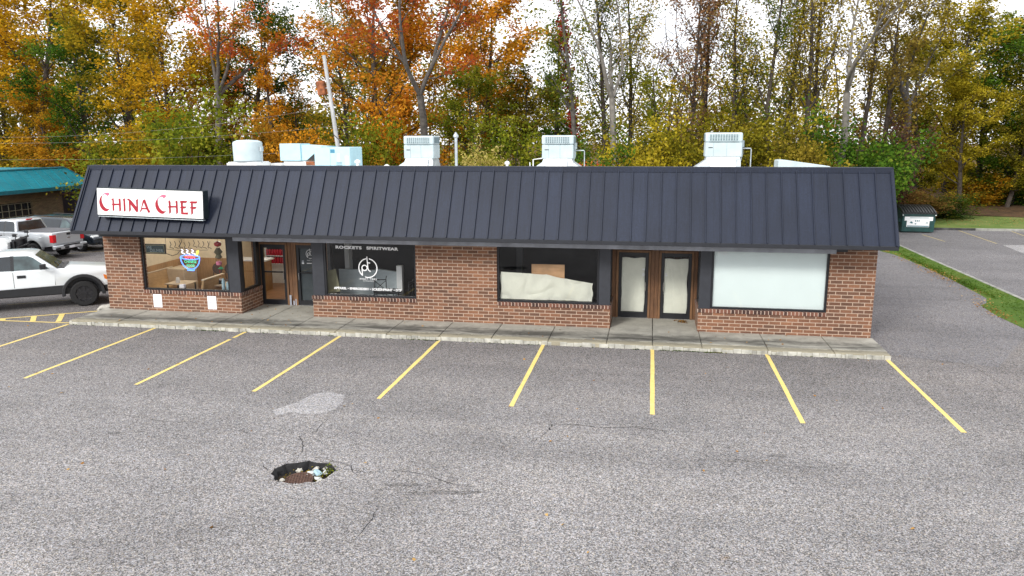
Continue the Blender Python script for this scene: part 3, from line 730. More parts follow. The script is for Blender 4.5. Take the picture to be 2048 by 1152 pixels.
# recessed entries: cedar boards and glass doors
def cedar(x0, x1, z0, z1, y=1.5):
    s = MB(); n = max(1, round((x1-x0)/.14)); w = (x1-x0)/n
    for i in range(n): s.box(x0+i*w+.004, x0+(i+1)*w-.004, y, y+.1, z0, z1)
    s.box(x0, x1, y+.02, y+.09, z0+.001, z1-.001)
    return s
doors = []
for (a, e, d1, d2) in ((3.70, 6.62, 4.02, 5.34), (15.95, 18.72, 16.22, 17.54)):
    dw = .93
    for k, (x0, x1) in enumerate(((a, d1-.07), (d1+dw+.07, d2-.07), (d2+dw+.07, e))):
        part(cedar(x0, x1, .135, 2.64), 'cedar_panel', M['cedar'], bevel=.004)
    part(cedar(d1-.07, d1+dw+.07, 2.31, 2.64), 'cedar_panel', M['cedar']); part(cedar(d2-.07, d2+dw+.07, 2.31, 2.64), 'cedar_panel', M['cedar'])
    for x in (d1, d2):
        c = MB(); c.box(x-.07, x, 1.46, 1.6, .14, 2.24); c.box(x+dw, x+dw+.07, 1.46, 1.6, .14, 2.24); c.box(x-.07, x+dw+.07, 1.46, 1.6, 2.24, 2.31)
        part(c, 'door_casing', M['cedartrim'], bevel=.005)
        f = MB(); y0, y1 = 1.49, 1.56; t = .10
        f.box(x, x+t, y0, y1, .16, 2.24); f.box(x+dw-t, x+dw, y0, y1, .16, 2.24); f.box(x+t, x+dw-t, y0, y1, 2.12, 2.24); f.box(x+t, x+dw-t, y0, y1, .16, .32)
        if x < 8: f.box(x+t, x+dw-t, y0, y1, 1.26, 1.31)
        d = part(f, 'door', M['frame'], bevel=.005)
        p = MB(); p.poly([(x+t, 1.525, .32), (x+dw-t, 1.525, .32), (x+dw-t, 1.525, 2.12), (x+t, 1.525, 2.12)]); part(p, 'pane', M['pane'], d)
        hx = x + (.85 if x in (4.02, 16.22) else .08)
        h = MB(); h.tube([(hx, 1.49, 1.02), (hx, 1.43, 1.04), (hx, 1.43, 1.28), (hx, 1.49, 1.30)], .013, 8); part(h, 'handle', M['chrome'], d, smooth=True)
        th = MB(); th.box(x-.02, x+dw+.02, 1.44, 1.6, .135, .158); part(th, 'threshold', M['chrome'], d)
        if x == 5.34:
            bk = MB(); bk.box(x+.08, x+dw-.08, 1.568, 1.575, .18, 2.2); part(bk, 'backing_panel', M['slate'], d)
        doors.append(d)
doorA, doorB, doorC, doorD = doors
# weathered grey foot of the left board wall
s = MB(); s.box(5.03, 5.10, 1.452, 1.458, .14, .50); s.box(5.14, 5.19, 1.492, 1.498, .14, .3); s.box(5.22, 5.26, 1.492, 1.498, .14, .36); part(s, 'paint_patch', M['graytrim'])

# lettering on the glass
yv = .094
t = MB(); add_text(t, 'ROCKETS', 7.37, 2.355, yv, w=.87, h=.10, bold=.05, slope=-.012, spacing=1.1); add_text(t, 'SPIRITWEAR', 8.40, 2.345, yv, w=1.04, h=.10, bold=.05, slope=-.012, spacing=1.1)
add_text(t, 'APPAREL \u2022 EMBROIDERY \u2022 SCREENPRINT \u2022 DTF', 7.25, 1.045, yv, w=2.26, h=.08, bold=.035, slope=-.006)
add_text(t, 'PHAT TEES', 8.14, 1.375, yv, w=.56, h=.055, bold=.01, spacing=1.2); add_text(t, 'APPAREL', 8.24, 1.325, yv, w=.36, h=.026, bold=.006, spacing=1.4)
def ring_flat(mb, cx, cz, r0, r1, y, a0=0, a1=360, n=48, m=0):
    A = [R(a0 + (a1-a0)*i/n) for i in range(n+1)]
    vs = [(cx + r0*math.cos(a), y, cz + r0*math.sin(a)) for a in A] + [(cx + r1*math.cos(a), y, cz + r1*math.sin(a)) for a in A]
    mb.mesh(vs, [(i, i+1, n+2+i, n+1+i) for i in range(n)], m)
def flat_line(mb, pts, w, y, m=0):
    P = [Vector((p[0], 0, p[1])) for p in pts]; L_, R_ = [], []
    for i, p in enumerate(P):
        d = (P[min(i+1, len(P)-1)] - P[max(0, i-1)]).normalized(); s_ = Vector((-d.z, 0, d.x))*w/2
        L_.append((p.x+s_.x, y, p.z+s_.z)); R_.append((p.x-s_.x, y, p.z-s_.z))
    n = len(P); mb.mesh(L_+R_, [(i, i+1, n+i+1, n+i) for i in range(n-1)], m)
def round_logo(mb, cx, cz, r, y):
    k = r/.30; w = .032*k
    ring_flat(mb, cx, cz, r-w*.5, r+w*.5, y, -110, 82); ring_flat(mb, cx, cz, r-w*.5, r+w*.5, y, 98, 234)
    flat_line(mb, [(cx-.02*k, cz+.37*k), (cx-.0*k, cz+.0*k), (cx+.02*k, cz-.06*k), (cx+.05*k, cz-.09*k), (cx+.09*k, cz-.11*k)], w, y-.0004)
    flat_line(mb, [(cx-.01*k, cz+.17*k), (cx+.08*k, cz+.165*k)], w, y-.0008)
    ring_flat(mb, cx-.11*k, cz+.005*k, .085*k-w*.5, .085*k+w*.5, y-.0012)
    flat_line(mb, [(cx-.195*k, cz+.03*k), (cx-.185*k, cz-.24*k)], w, y-.0016)
round_logo(t, 8.42, 1.755, .30, yv-.001)
part(t, 'lettering', M['vinylwhite'], win2)
t = MB(); round_logo(t, 5.84, 1.93, .15, 1.519); add_text(t, 'PHAT TEES', 5.71, 1.70, 1.519, w=.26, h=.028, spacing=1.2)
t.box(5.70, 5.97, 1.517, 1.519, 1.60, 1.625); t.box(5.52, 5.60, 1.517, 1.519, 1.585, 1.64)
part(t, 'lettering', M['vinylwhite'], doorB)
t = MB(); t.box(5.52, 5.60, 1.517, 1.519, 1.65, 1.71); part(t, 'door_sticker', M['graytrim'], doorB)
for d, xs_ in ((doorC, (16.96,)), (doorD, (17.66,))):
    t = MB()
    for x in xs_: t.box(x, x+.075, 1.514, 1.517, 1.50, 1.545); t.box(x, x+.075, 1.514, 1.517, 1.565, 1.59)
    if d is doorC: t.box(16.96, 17.035, 1.514, 1.517, 1.68, 1.73)
    part(t, 'door_sticker', M['vinylwhite'], d)
t = MB(); add_text(t, '9125', 19.12, 2.44, yv, w=.25, h=.095, bold=.005); part(t, 'lettering', M['vinylwhite'], win4)
t = MB(); add_text(t, '9121', 5.58, 2.42, 1.495, w=.36, h=.12, bold=.02); add_text(t, '9119', 4.32, 2.42, 1.495, w=.3, h=.10, bold=.0, m=1); part(t, 'house_number', [M['vinylwhite'], M['graytrim']])

# what covers the glass from inside
def cloth(x0, x1, topf, z0, y, seed, nx=40, nz=20, amp=.02, sag=None, edge=.015):
    rr = random.Random(seed); ph = [(rr.uniform(1.5, 7), rr.uniform(-7, 7), rr.uniform(0, 6), rr.uniform(.3, 1)) for _ in range(7)]
    vs = []
    for j in range(nz+1):
        for i in range(nx+1):
            u, v = i/nx, j/nz; x = x0+(x1-x0)*u; zt = topf(u)
            z = z0+(zt-z0)*v
            d = sum(a*math.sin(p*u*(x1-x0) + q*v*(zt-z0) + s_) for p, q, s_, a in ph)
            vs.append((x + (edge*math.sin(9*v+seed) if i in (0, nx) else 0), y + amp*(.2*abs(d) + .9*(1-abs(math.sin(.55*d + 5*u + 2.2*v)))**1.5), z))
    fs = [(j*(nx+1)+i, j*(nx+1)+i+1, (j+1)*(nx+1)+i+1, (j+1)*(nx+1)+i) for j in range(nz) for i in range(nx)]
    m = MB(); m.mesh(vs, fs); return m
def topline(u):
    pts = [(0, 1.745), (.25, 1.715), (.47, 1.69), (.5, 1.70), (.62, 1.62), (.8, 1.54), (.99, 1.455), (1, 1.45)]
    for (a, x), (b_, y) in zip(pts[:-1], pts[1:]):
        if u <= b_: return x + (y-x)*(u-a)/(b_-a)
    return 1.45
m = cloth(12.68, 15.50, topline, .90, .15, 4, 90, 34, .05)
tag(m.build('paper_sheet', M['kraft'], smooth=True, angle=180), 'crumpled beige paper sheet along the bottom of the plywood window', 'paper sheet')
for (x0, x1, z0, z1, s_, l) in ((16.31, 17.05, .33, 2.06, 1, 'wrinkled beige paper covering the left door of the right entry'), (17.63, 18.36, .30, 2.05, 2, 'beige paper covering the right door of the right entry')):
    m = cloth(x0, x1, lambda u: z1 + .012*math.sin(9*u), z0, 1.55, s_+10, 36, 60, .012, edge=.02); tag(m.build('paper_sheet', M['kraft'], smooth=True, angle=180), l, 'paper sheet', 'papers behind the door glass')
m = MB(); m.box(13.60, 14.62, .42, .44, .95, 1.965)
tag(m.build('plywood_sheet', M['plywood']), 'square plywood sheet standing behind the crumpled paper', 'plywood')
m = MB(); m.box(18.97, 22.18, .125, .135, .85, 2.62)
tag(m.build('window_covering', M['film']), 'pale blue white covering filling the large right hand window', 'window covering')

# restaurant interior
def bench(x, y, rot, w, label):
    t_ = thing('booth_bench', label, 'bench', (x, y, .135), rot, 'restaurant booth benches')
    s = MB(); s.box(-w/2, w/2, -.05, .40, .30, .42); s.box(-w/2+.05, w/2-.05, 0, .36, 0, .30); s.build('seat', M['benchwood'], t_, bevel=.02)
    s = MB(); s.prism([(.40, .30), (.52, .92), (.60, .92), (.50, 0), (.40, 0)], -w/2, w/2, 'x'); s.build('backrest', M['benchwood'], t_, bevel=.02)
    s = MB(); s.box(-w/2, w/2, .50, .62, .92, .96); s.build('top_rail', M['vinyl'], t_, bevel=.01)
    return t_
bench(.05, 2.2, R(90), 1.9, 'wooden booth bench against the left wall of the restaurant window')
bench(1.72, 1.35, R(-90), 1.3, 'wooden booth bench in the middle of the restaurant window')
s = MB(); s.box(-.45, .25, 2.75, 3.6, .135, 1.06); tag(s.build('cabinet', M['vinyl'], bevel=.02), 'low beige cabinet in the left rear corner of the restaurant', 'cabinet')
def table(x, y, label):
    t_ = thing('dining_table', label, 'table', (x, y, .135), 0, 'restaurant tables')
    s = MB(); s.box(-.42, .42, -.38, .38, .60, .635); s.build('table_top', M['laminate'], t_, bevel=.01)
    for dx, dy in ((-.34, -.3), (.34, -.3), (.34, .3), (-.34, .3)):
        s = MB(); s.tube([(dx, dy, 0), (dx, dy, .6)], .03, 8); s.build('leg', M['black'], t_)
table(.78, 1.75, 'beige dining table left of the neon sign, behind the window'); table(2.52, 1.75, 'beige dining table beside the dark corner post')
def holder(x, y, z, mt, label):
    t_ = thing('napkin_holder', label, 'napkin holder', (x, y, z))
    s = MB(); s.box(-.06, .06, -.05, .05, 0, .14); s.build('case', mt, t_, bevel=.008)
    s = MB(); s.box(-.045, .045, -.03, .03, .14, .19); s.build('napkins', M['white'], t_)
holder(.72, 1.65, .77, M['white'], 'white napkin holder on the left dining table'); holder(2.38, 1.65, .77, M['black'], 'black napkin holder on the right dining table')
def chair(x, y, rot, label):
    t_ = thing('dining_chair', label, 'chair', (x, y, .135), rot, 'round backed restaurant chairs')
    s = MB(); s.lathe([(.2, .42), (.22, .44), (.22, .48), (.19, .50)], (0, 0, 0), 'z', 20); s.build('seat', M['chairbrown'], t_, smooth=True)
    s = MB(); s.lathe([(.16, -.02), (.20, -.02), (.21, 0), (.20, .02), (.16, .02)], (0, .2, .86), 'y', 24); s.build('backrest', M['chairbrown'], t_, smooth=True)
    for a, b_ in ((-.17, -.17), (.17, -.17), (.17, .2), (-.17, .2)):
        s = MB(); s.tube([(a, b_, 0), (a, b_, .72 if b_ > 0 else .44)], .014, 6); s.build('leg', M['black'], t_)
chair(1.22, 3.2, 0, 'brown round backed chair standing left of the other one'); chair(1.72, 3.2, 0, 'brown round backed chair nearer the dark corner post')
t_ = thing('counter', 'wooden service counter seen through the side window of the entry', 'counter', (0, 0, 0))
s = MB(); s.box(1.75, 3.0, 3.6, 4.2, .135, 1.28); s.build('counter_front', M['wainscot'], t_); s = MB(); s.box(1.72, 3.1, 3.55, 4.25, 1.28, 1.33); s.build('counter_top', M['white'], t_)
t_ = thing('drink_cooler', 'drink cooler with red cans seen through the restaurant door', 'cooler', (2.75, 5.2, .135))
s = MB(); s.box(-.6, .6, .1, .7, 0, 2.1); s.build('case', M['white'], t_)
s = MB(); s.box(-.5, .5, .085, .098, .75, 2.0); s.build('interior', M['darkroom'], t_)
for i, (z, mt) in enumerate(((.80, 'red'), (1.12, 'red'), (1.48, 'neongreen' if False else 'red'))):
    s = MB(); s.box(-.52, .52, .0, .083, z-.03, z); s.build('shelf', M['white'], t_)
    s = MB()
    for j in range(9): s.lathe([(.045, 0), (.05, .02), (.05, .2), (.03, .24)], (-.44+.11*j, .03, z+.005), 'z', 10)
    s.build('cans', M[mt], t_, smooth=True)
t_ = thing('lucky_ornament', 'red and green hanging ornament beside the dark corner post', 'ornament', (3.15, .35, 0))
s = MB(); s.tube([(0, 0, 2.75), (0, 0, 1.3)], .006, 4); s.build('cord', M['redlens'], t_)
s = MB(); s.lathe([(.02, -.09), (.1, -.06), (.12, 0), (.1, .06), (.02, .09)], (0, 0, 2.38), 'z', 14); s.build('red_knot', M['redlens'], t_, smooth=True)
s = MB(); s.lathe([(.02, -.2), (.12, -.15), (.07, -.05), (.14, .03), (.05, .18)], (0, 0, 2.08), 'z', 12); s.build('dark_tassel', M['board'], t_, smooth=True)
s = MB(); s.lathe([(.02, -.08), (.09, -.05), (.09, .05), (.02, .08)], (0, 0, 1.74), 'z', 12); s.build('pink_ball', M['pink'], t_, smooth=True)
s = MB(); s.lathe([(.02, -.05), (.1, 0), (.02, .05)], (.06, 0, 1.57), 'z', 8); s.build('green_charm', plain('charm_green', (.02, .3, .12), .5), t_)
s = MB(); s.lathe([(.05, 0), (.055, .05), (.055, .26), (.03, .34), (.03, .38)], (3.28, .3, .86), 'z', 14); s.lathe([(.05, 0), (.055, .03), (.055, .2), (.02, .26)], (3.40, .36, .86), 'z', 14)
tag(s.build('water_bottle', M['litterblue'], smooth=True), 'pale blue bottles on the window ledge beside the dark corner post', 'bottle')
s = MB(); s.box(1.65, 1.83, .30, .42, .86, .98); tag(s.build('small_box', M['paper'], bevel=.01), 'small white box on the ledge of the restaurant window', 'box')

# signs in the restaurant window
y = .16
t_ = thing('neon_sign', 'lit neon sign of a steaming noodle bowl in the restaurant window', 'neon sign', (0, y, 0))
cx = 2.235
s = MB(); el = [(cx + .345*math.cos(R(a)), 0, 1.945 + .075*math.sin(R(a))) for a in range(0, 361, 12)]; s.tube(el, .012, 6)
s.tube([(cx + .345*math.cos(R(a)), -.004, 1.935 + .39*math.sin(R(a))*(1 if True else 1)) for a in range(180, 361, 10)], .012, 6)
s.tube([(cx-.13, -.004, 1.565), (cx-.11, -.004, 1.505), (cx+.11, -.004, 1.505), (cx+.13, -.004, 1.565)], .012, 6); s.build('bowl_tube', M['neonblue'], t_)
s = MB()
for dx in (-.30, -.12, .07):
    s.tube([(cx+dx+.09*(k/8) + .05*math.sin(k*.9), 0, 2.20 - .15*k/8) for k in range(9)], .012, 6)
s.build('steam_tube', M['neonwhite'], t_)
s = MB(); s.tube([(cx+.22, 0, 2.02), (cx+.28, 0, 2.18)], .011, 6); s.tube([(cx+.27, 0, 2.02), (cx+.33, 0, 2.18)], .011, 6); s.build('chopstick_tube', M['neonyellow'], t_)
s = MB(); add_text(s, 'OPEN', cx-.18, 1.90, -.012, w=.36, h=.10); s.build('open_lettering', M['neonred'], t_)
s = MB(); add_text(s, 'CHINESE', cx-.21, 1.755, -.012, w=.44, h=.09); add_text(s, 'FOOD', cx-.13, 1.62, -.012, w=.28, h=.095); s.build('food_lettering', M['neongreen'], t_)
t_ = thing('lightbox_sign', 'dark sign reading we deliver in the upper left of the restaurant window', 'sign', (0, y, 0))
s = MB(); s.box(.62, 1.36, 0, .05, 2.03, 2.36); s.build('frame', M['black'], t_, bevel=.006)
s = MB(); s.box(.65, 1.33, -.006, -.002, 2.06, 2.33); s.build('face', plain('slate_face', (.04, .075, .085), .3), t_)
s = MB(); fr = plain('dull_yellow', (.45, .42, .22), .6)
for a, e, c, d in ((.65, 1.33, 2.315, 2.33), (.65, 1.33, 2.06, 2.075), (.65, .662, 2.075, 2.315), (1.318, 1.33, 2.075, 2.315)): s.box(a, e, -.010, -.007, c, d)
s.build('border', fr, t_)
s = MB(); add_text(s, 'WE', .69, 2.20, -.009, w=.18, h=.085); add_text(s, 'DELIVER', .80, 2.095, -.009, w=.48, h=.10); s.build('lettering', plain('unlit_letter', (.38, .46, .48), .5), t_)
t_ = thing('unlit_neon_sign', 'unlit neon tubes of a dragon sign at the top of the restaurant window', 'neon sign', (0, y, 0))
s = MB(); rr = random.Random(3)
for k in range(9):
    x = 1.55 + .17*k; z = 2.36 + rr.uniform(-.04, .04)
    s.tube([(x, 0, z+.12), (x+.04, 0, z+.02), (x+rr.uniform(-.04, .0), 0, z-.08), (x+.09, 0, z-.10), (x+.12, 0, z-.13)], .011, 5)
s.tube([(1.95, 0, 2.6), (1.98, 0, 2.45), (1.88, 0, 2.3), (1.93, 0, 2.2), (1.8, 0, 2.05), (1.6, 0, 1.98), (1.36, 0, 2.06)], .010, 5)
s.build('tube', M['unlit'], t_)
s = MB(); s.tube([(1.4, 0, 2.62), (1.4, 0, 2.2), (1.85, 0, 2.16), (2.9, 0, 2.2), (3.0, 0, 2.5)], .006, 4); s.build('cable', M['unlit'], t_)

# the apparel shop behind its window
t_ = thing('display_counter', 'white latticed counter front inside the lettered window', 'counter')
s = MB(); s.box(6.55, 7.85, 2.2, 2.3, .135, 1.32); s.build('left_panel', M['lattice'], t_)
s = MB(); s.prism([(7.86, 2.25), (8.95, 1.65), (9.0, 1.75), (7.9, 2.35)], .135, 1.36, 'z'); s.build('right_panel', M['lattice'], t_)
s = MB(); s.box(8.86, 9.05, 1.55, 1.72, .135, 1.60); s.build('end_post', M['white'], t_)
m = MB(); Mx = Matrix.Translation((7.12, .42, .86)) @ Matrix.Rotation(R(-14), 4, 'Y') @ Matrix.Rotation(R(-8), 4, 'X'); m.box(-.24, .22, -.012, .012, 0, .74, 0, Mx)
tag(m.build('leaning_board', M['board']), 'olive board leaning inside the lettered window', 'board')
t_ = thing('patio_table', 'round wrought iron table inside the lettered window', 'table', (8.75, .95, .135))
s = MB(); s.lathe([(.44, .70), (.47, .70), (.47, .725), (.44, .725)], (0, 0, 0), 'z', 28); s.build('table_rim', M['iron'], t_)
s = MB()
for k in range(-4, 5): h = math.sqrt(.45**2 - (k*.1)**2); s.tube([(k*.1, -h, .712), (k*.1, h, .712)], .008, 5)
s.build('table_bars', M['iron'], t_)
for k in range(4):
    a = R(45+90*k); s = MB(); s.tube([(.4*math.cos(a), .4*math.sin(a), .70), (.34*math.cos(a), .34*math.sin(a), .35), (.42*math.cos(a), .42*math.sin(a), 0)], .014, 6); s.build('leg', M['iron'], t_)
def iron_chair(x, y, rot, label):
    t_ = thing('patio_chair', label, 'chair', (x, y, .135), rot, 'wrought iron chairs in the lettered window')
    s = MB(); s.lathe([(.2, .43), (.22, .44), (.2, .46)], (0, 0, 0), 'z', 18); s.build('seat', M['iron'], t_)
    s = MB()
    for a in (-.2, .2): s.tube([(a, .2, 0), (a, .2, 1.05), (a*1.1, .22, 1.12)], .014, 6)
    s.tube([(-.2, .2, 1.0), (.2, .2, 1.0)], .018, 6); s.tube([(-.2, .2, .62), (.2, .2, .62)], .014, 6); s.tube([(-.2, .2, .64), (.2, .2, .97)], .012, 6); s.tube([(-.2, .2, .97), (.2, .2, .64)], .012, 6)
    s.build('back_frame', M['iron'], t_)
    for a in (-.18, .18): s = MB(); s.tube([(a, -.18, 0), (a, -.16, .44)], .014, 6); s.build('leg', M['iron'], t_)
iron_chair(8.35, 1.25, R(10), 'wrought iron chair with a crossed back left of the round table'); iron_chair(9.35, .9, R(-90), 'wrought iron chair right of the round table')
# notices on the brick
for x, l in ((.865, 'white paper parking notice on the brick under the left part of the restaurant window'), (2.845, 'white paper parking notice on the brick nearer the restaurant entry')):
    t_ = thing('paper_notice', l, 'notice', (x, -.006, 0), 0, 'paper notices on the brick')
    s = MB(); s.box(0, .315, -.003, .003, .25, .695); s.build('sheet', M['paper'], t_)
    s = MB(); add_text(s, 'PARKING', .03, .43, -.006, w=.26, h=.075); add_text(s, 'ONLY', .08, .31, -.006, w=.16, h=.075); s.build('writing', M['ink'], t_)

# restaurant sign on the roof
t_ = thing('roof_sign', 'white box sign with red lettering mounted on the dark roof', 'sign', (0, -1.2, 0))
Q = [(.135, 4.286), (3.723, 4.206), (3.681, 3.378), (.073, 3.463)]
s = MB(); cq = (1.9, 3.83); O = [(cq[0] + (x-cq[0])*1.013, cq[1] + (z-cq[1])*1.06) for x, z in Q]
s.prism(O, .0, .27, 'y'); s.build('cabinet', M['signcase'], t_, bevel=.012)
s = MB(); s.prism(Q, -.012, -.004, 'y'); s.build('face', M['signwhite'], t_)
s = MB(); s.prism([(.10, 3.40), (3.68, 3.315), (3.68, 3.34), (.10, 3.425)], -.02, .1, 'y'); s.build('drip_edge', M['galv'], t_)
r_, p_ = MB(), MB()
for i, (mm, pts) in enumerate(GLYPHS):
    (r_ if mm == 'r' else p_).poly([(x, -.0150 - .0006*i, z) for x, z in pts])
r_.build('lettering', M['red'], t_); p_.build('faded_lettering', M['pink'], t_)
for x in (.5, 1.9, 3.3):
    s = MB(); s.box(x-.03, x+.03, .25, .62, 3.9, 3.96); s.build('bracket', M['signcase'], t_)

# rubble at the left corner
crumple('concrete_lump', -1.15, .25, .08, .26, M['stone'], 31, 'broken grey concrete lump at the left corner of the brick building', 'concrete lump', .6)
# ------------------------------------------------------------------ roof equipment
HV = 'square white roof units'
def roof_unit(x, y, label, flip=False, w=1.12, flare=(1, 1), top=5.86, pipe=0):
    t_ = thing('roof_unit', label, 'roof unit', (x, y, 4.2), 0, HV); H = top - 4.2; zb = H - .82; d = .9
    s = MB(); s.box(-w/2, w/2, 0, d, zb, H-.33); s.build('cabinet', M['hvac'], t_, bevel=.018)
    s = MB(); s.box(-w/2-.012, w/2+.012, -.012, d+.012, H-.325, H); s.build('fan_section', M['hvac'], t_, bevel=.06, seg=2)
    s = MB(); s.box(-w/2+.12, w/2-.14, -.018, -.010, H-.265, H-.065); s.box(w/2+.008, w/2+.018, .10, d-.1, H-.28, H-.05); s.box(-w/2-.018, -w/2-.008, .10, d-.1, H-.28, H-.05); s.build('grille', M['grille'], t_)
    s = MB(); x0, x1 = -w/2+.12, w/2-.14
    for i in range(12): s.box(x0 + (x1-x0)*i/11 - .012, x0 + (x1-x0)*i/11 + .012, -.026, -.0185, H-.28, H-.05)
    for z in (H-.21, H-.16, H-.11): s.box(x0, x1, -.0215, -.0183, z-.005, z+.005)
    s.build('louvre', M['hvac'], t_)
    s = MB(); s.box(-w/2+.1, -w/2+.24, -.010, -.002, zb+.30, zb+.325); s.build('badge', M['black'], t_)
    s = MB()
    for fx in (-.28, .08): s.box(w*fx-.003, w*fx+.003, -.003, .001, zb+.02, H-.34)
    s.box(x0, x1+.02, -.022, -.013, H-.315, H-.305); s.build('panel_seam', M['grille'], t_)
    a, b_ = flare; e0, e1 = w/2 + .62*a, w/2 + .62*b_
    s = MB(); z0, z1 = 0.28, zb - .0
    lo = [(-e0, -.25*1, z0), (e1, -.25, z0), (e1, d+.2, z0), (-e0, d+.2, z0)]; hi = [(-w/2+.05, .02, z1), (w/2-.05, .02, z1), (w/2-.05, d-.02, z1), (-w/2+.05, d-.02, z1)]
    mid_ = [(-w/2+.03-.02*a, -.0, z1-.12), (w/2-.03+.02*b_, -.0, z1-.12), (w/2-.03, d, z1-.12), (-w/2+.03, d, z1-.12)]
    for A, B in ((lo, mid_), (mid_, hi)):
        s.mesh(A+B, [(0,1,5,4),(1,2,6,5),(2,3,7,6),(3,0,4,7)])
    s.box(-e0, e1, -.25, d+.2, 0, z0); s.build('curb_adapter', M['galv'], t_)
    s = MB(); s.box(-w/2+.12, w/2-.18, -.275, -.255, .1, z0+.02); s.mesh([(-w/2+.16, -.265, z0), (w/2-.2, -.265, z0), (w/2-.2, -.01, z1), (-w/2+.16, -.01, z1)], [(0,1,2,3)]); s.build('front_flashing', M['white'], t_)
    if pipe:
        s = MB(); s.tube([(w/2, .5, zb+.28), (w/2+.34, .5, zb+.28), (w/2+.36, .5, zb+.24), (w/2+.36, .5, 0)], .018, 8); s.build('gas_pipe', M['galv'], t_)
        s = MB(); s.box(w/2+.016, w/2+.09, .25, .5, zb+.33, zb+.55); s.tube([(w/2+.05, .35, zb+.33), (w/2+.06, .3, zb+.1), (w/2-.02, .1, zb-.15)], .012, 6); s.build('switch_box', M['hvac'], t_)
    return t_
u1 = roof_unit(8.69, 5, 'square white roof unit left of the tall vent pipe', flare=(1, .05))
u2 = roof_unit(13.83, 5, 'square white roof unit with a flared skirt on both sides, middle of the roof', flare=(1, 1), pipe=1)
s = MB(); s.tube([(-.56, .3, .85), (-.92, .3, .80), (-.92, .3, 0)], .022, 8); s.tube([(-1.02, .3, .0), (-1.04, .3, .70)], .018, 8); s.build('drain_pipe', M['white'], u2)
u3 = roof_unit(19.57, 5, 'rightmost square white roof unit with the switch box on its side', flare=(1.15, -.05), w=1.22, top=5.93, pipe=1)
t_ = thing('exhaust_fan', 'round white upblast exhaust fan at the left end of the roof', 'exhaust fan', (1.68, 5.4, 4.2))
s = MB(); s.lathe([(.50, .72), (.545, .74), (.555, 1.40), (.53, 1.46), (.44, 1.50)], (0, 0, 0), 'z', 36); s.build('wind_band', M['hvac'], t_, smooth=True)
s = MB(); s.lathe([(.0, 1.54), (.40, 1.52), (.44, 1.49), (.2, 1.47)], (0, 0, 0), 'z', 30); s.build('top_cap', M['hvac'], t_, smooth=True)
s = MB(); s.box(-.62, .62, -.55, .6, 0, .66); s.box(-.58, .58, -.5, .55, .66, .70); s.build('curb', M['white'], t_, bevel=.01)
s = MB(); s.lathe([(.51, .69), (.57, .69), (.57, .715), (.51, .715)], (0, 0, 0), 'z', 30); s.build('base_ring', M['galv'], t_)
s = MB(); s.box(.545, .63, -.12, .05, 1.1, 1.28); s.tube([(.6, -.05, 1.1), (.6, -.05, .3)], .016, 6); s.build('junction_box', M['galv'], t_)
t_ = thing('makeup_air_unit', 'long pale blue box unit with an intake hood on the roof', 'air unit', (0, 6, 4.2))
s = MB(); s.box(4.15, 5.62, 0, 1.3, .1, 1.24); s.build('cabinet', M['hvacblue'], t_, bevel=.015)
s = MB(); s.prism([(-.02, .72), (-.02, 1.38), (.9, 1.38), (.9, .72)], 2.72, 3.58, 'x'); s.build('intake_hood', M['hvacblue'], t_, bevel=.01)
s = MB(); s.prism([(3.585, .72), (3.585, 1.34), (4.7, 1.27), (4.15, .90), (3.8, .74)], .05, .9, 'y'); s.build('sloped_hood', M['hvacblue'], t_)
s = MB(); s.prism([(3.82, .74), (4.46, 1.26), (4.7, 1.24), (4.1, .74)], .02, .047, 'y'); s.build('hood_opening', M['black'], t_)
s = MB(); s.box(2.8, 4.14, .1, 1.0, 0, .70); s.build('support_curb', M['white'], t_); s = MB(); s.box(3.75, 4.12, .07, .09, .55, .69); s.build('rusty_strip', M['rust'], t_)
s = MB(); s.box(4.82, 5.0, -.006, -.001, 1.02, 1.16); s.build('badge', plain('badge_blue', (.05, .22, .34), .5), t_)
s = MB(); s.box(4.8, 4.806, -.005, 0, .12, 1.22)
for z in (.55, .60, .65): s.box(5.05, 5.28, -.006, -.001, z, z+.02)
for x in (4.86, 5.2, 5.48): s.box(x, x+.07, -.006, -.001, .35, .47)
s.build('vent_slot', M['grille'], t_)
s = MB(); s.box(5.1, 5.2, -.008, -.002, .7, 1.0); s.box(5.42, 5.55, -.008, -.002, .55, .9); s.build('sticker', M['white'], t_)
def vent(x, y, z1, r, label, cap=True):
    t_ = thing('vent_pipe', label, 'vent pipe', (x, y, 4.2), 0, 'vent pipes on the roof'); h = z1-4.2
    s = MB(); s.tube([(0, 0, 0), (0, 0, h-.1)], r, 12); s.build('pipe', M['galv'] if cap else M['white'], t_, smooth=True)
    s = MB(); s.lathe(([(r*1.15, h-.22), (r*1.9, h-.18), (r*1.9, h-.13), (.005, h)] if cap else [(r*1.1, h-.14), (r*1.9, h-.12), (r*1.9, h-.05), (r*.5, h)]), (0, 0, 0), 'z', 14); s.build('cap', M['galv'] if cap else M['white'], t_, smooth=True)
vent(9.86, 6, 6.0, .055, 'tall thin vent pipe with a cone cap right of the first square roof unit')
vent(5.92, 6, 4.97, .06, 'short white vent pipe right of the long box unit', False)
vent(11.82, 6, 4.93, .05, 'short white vent pipe left of the middle square roof unit', False)
vent(7.1, 6, 4.79, .06, 'very short white vent stub just left of the first square roof unit', False)
s = MB(); s.prism([(21.55, 4.2), (21.55, 4.96), (21.75, 4.98), (23.3, 4.76), (23.3, 4.2)], 6, 7.0, 'y'); tag(s.build('roof_duct', M['hvac'], bevel=.02), 'low white sloping duct at the right end of the roof', 'duct')
s = MB(); s.box(2.32, 2.8, 5.9, 6.6, 4.2, 4.82); tag(s.build('roof_box', M['white'], bevel=.015), 'low white box between the exhaust fan and the long box unit', 'roof box')

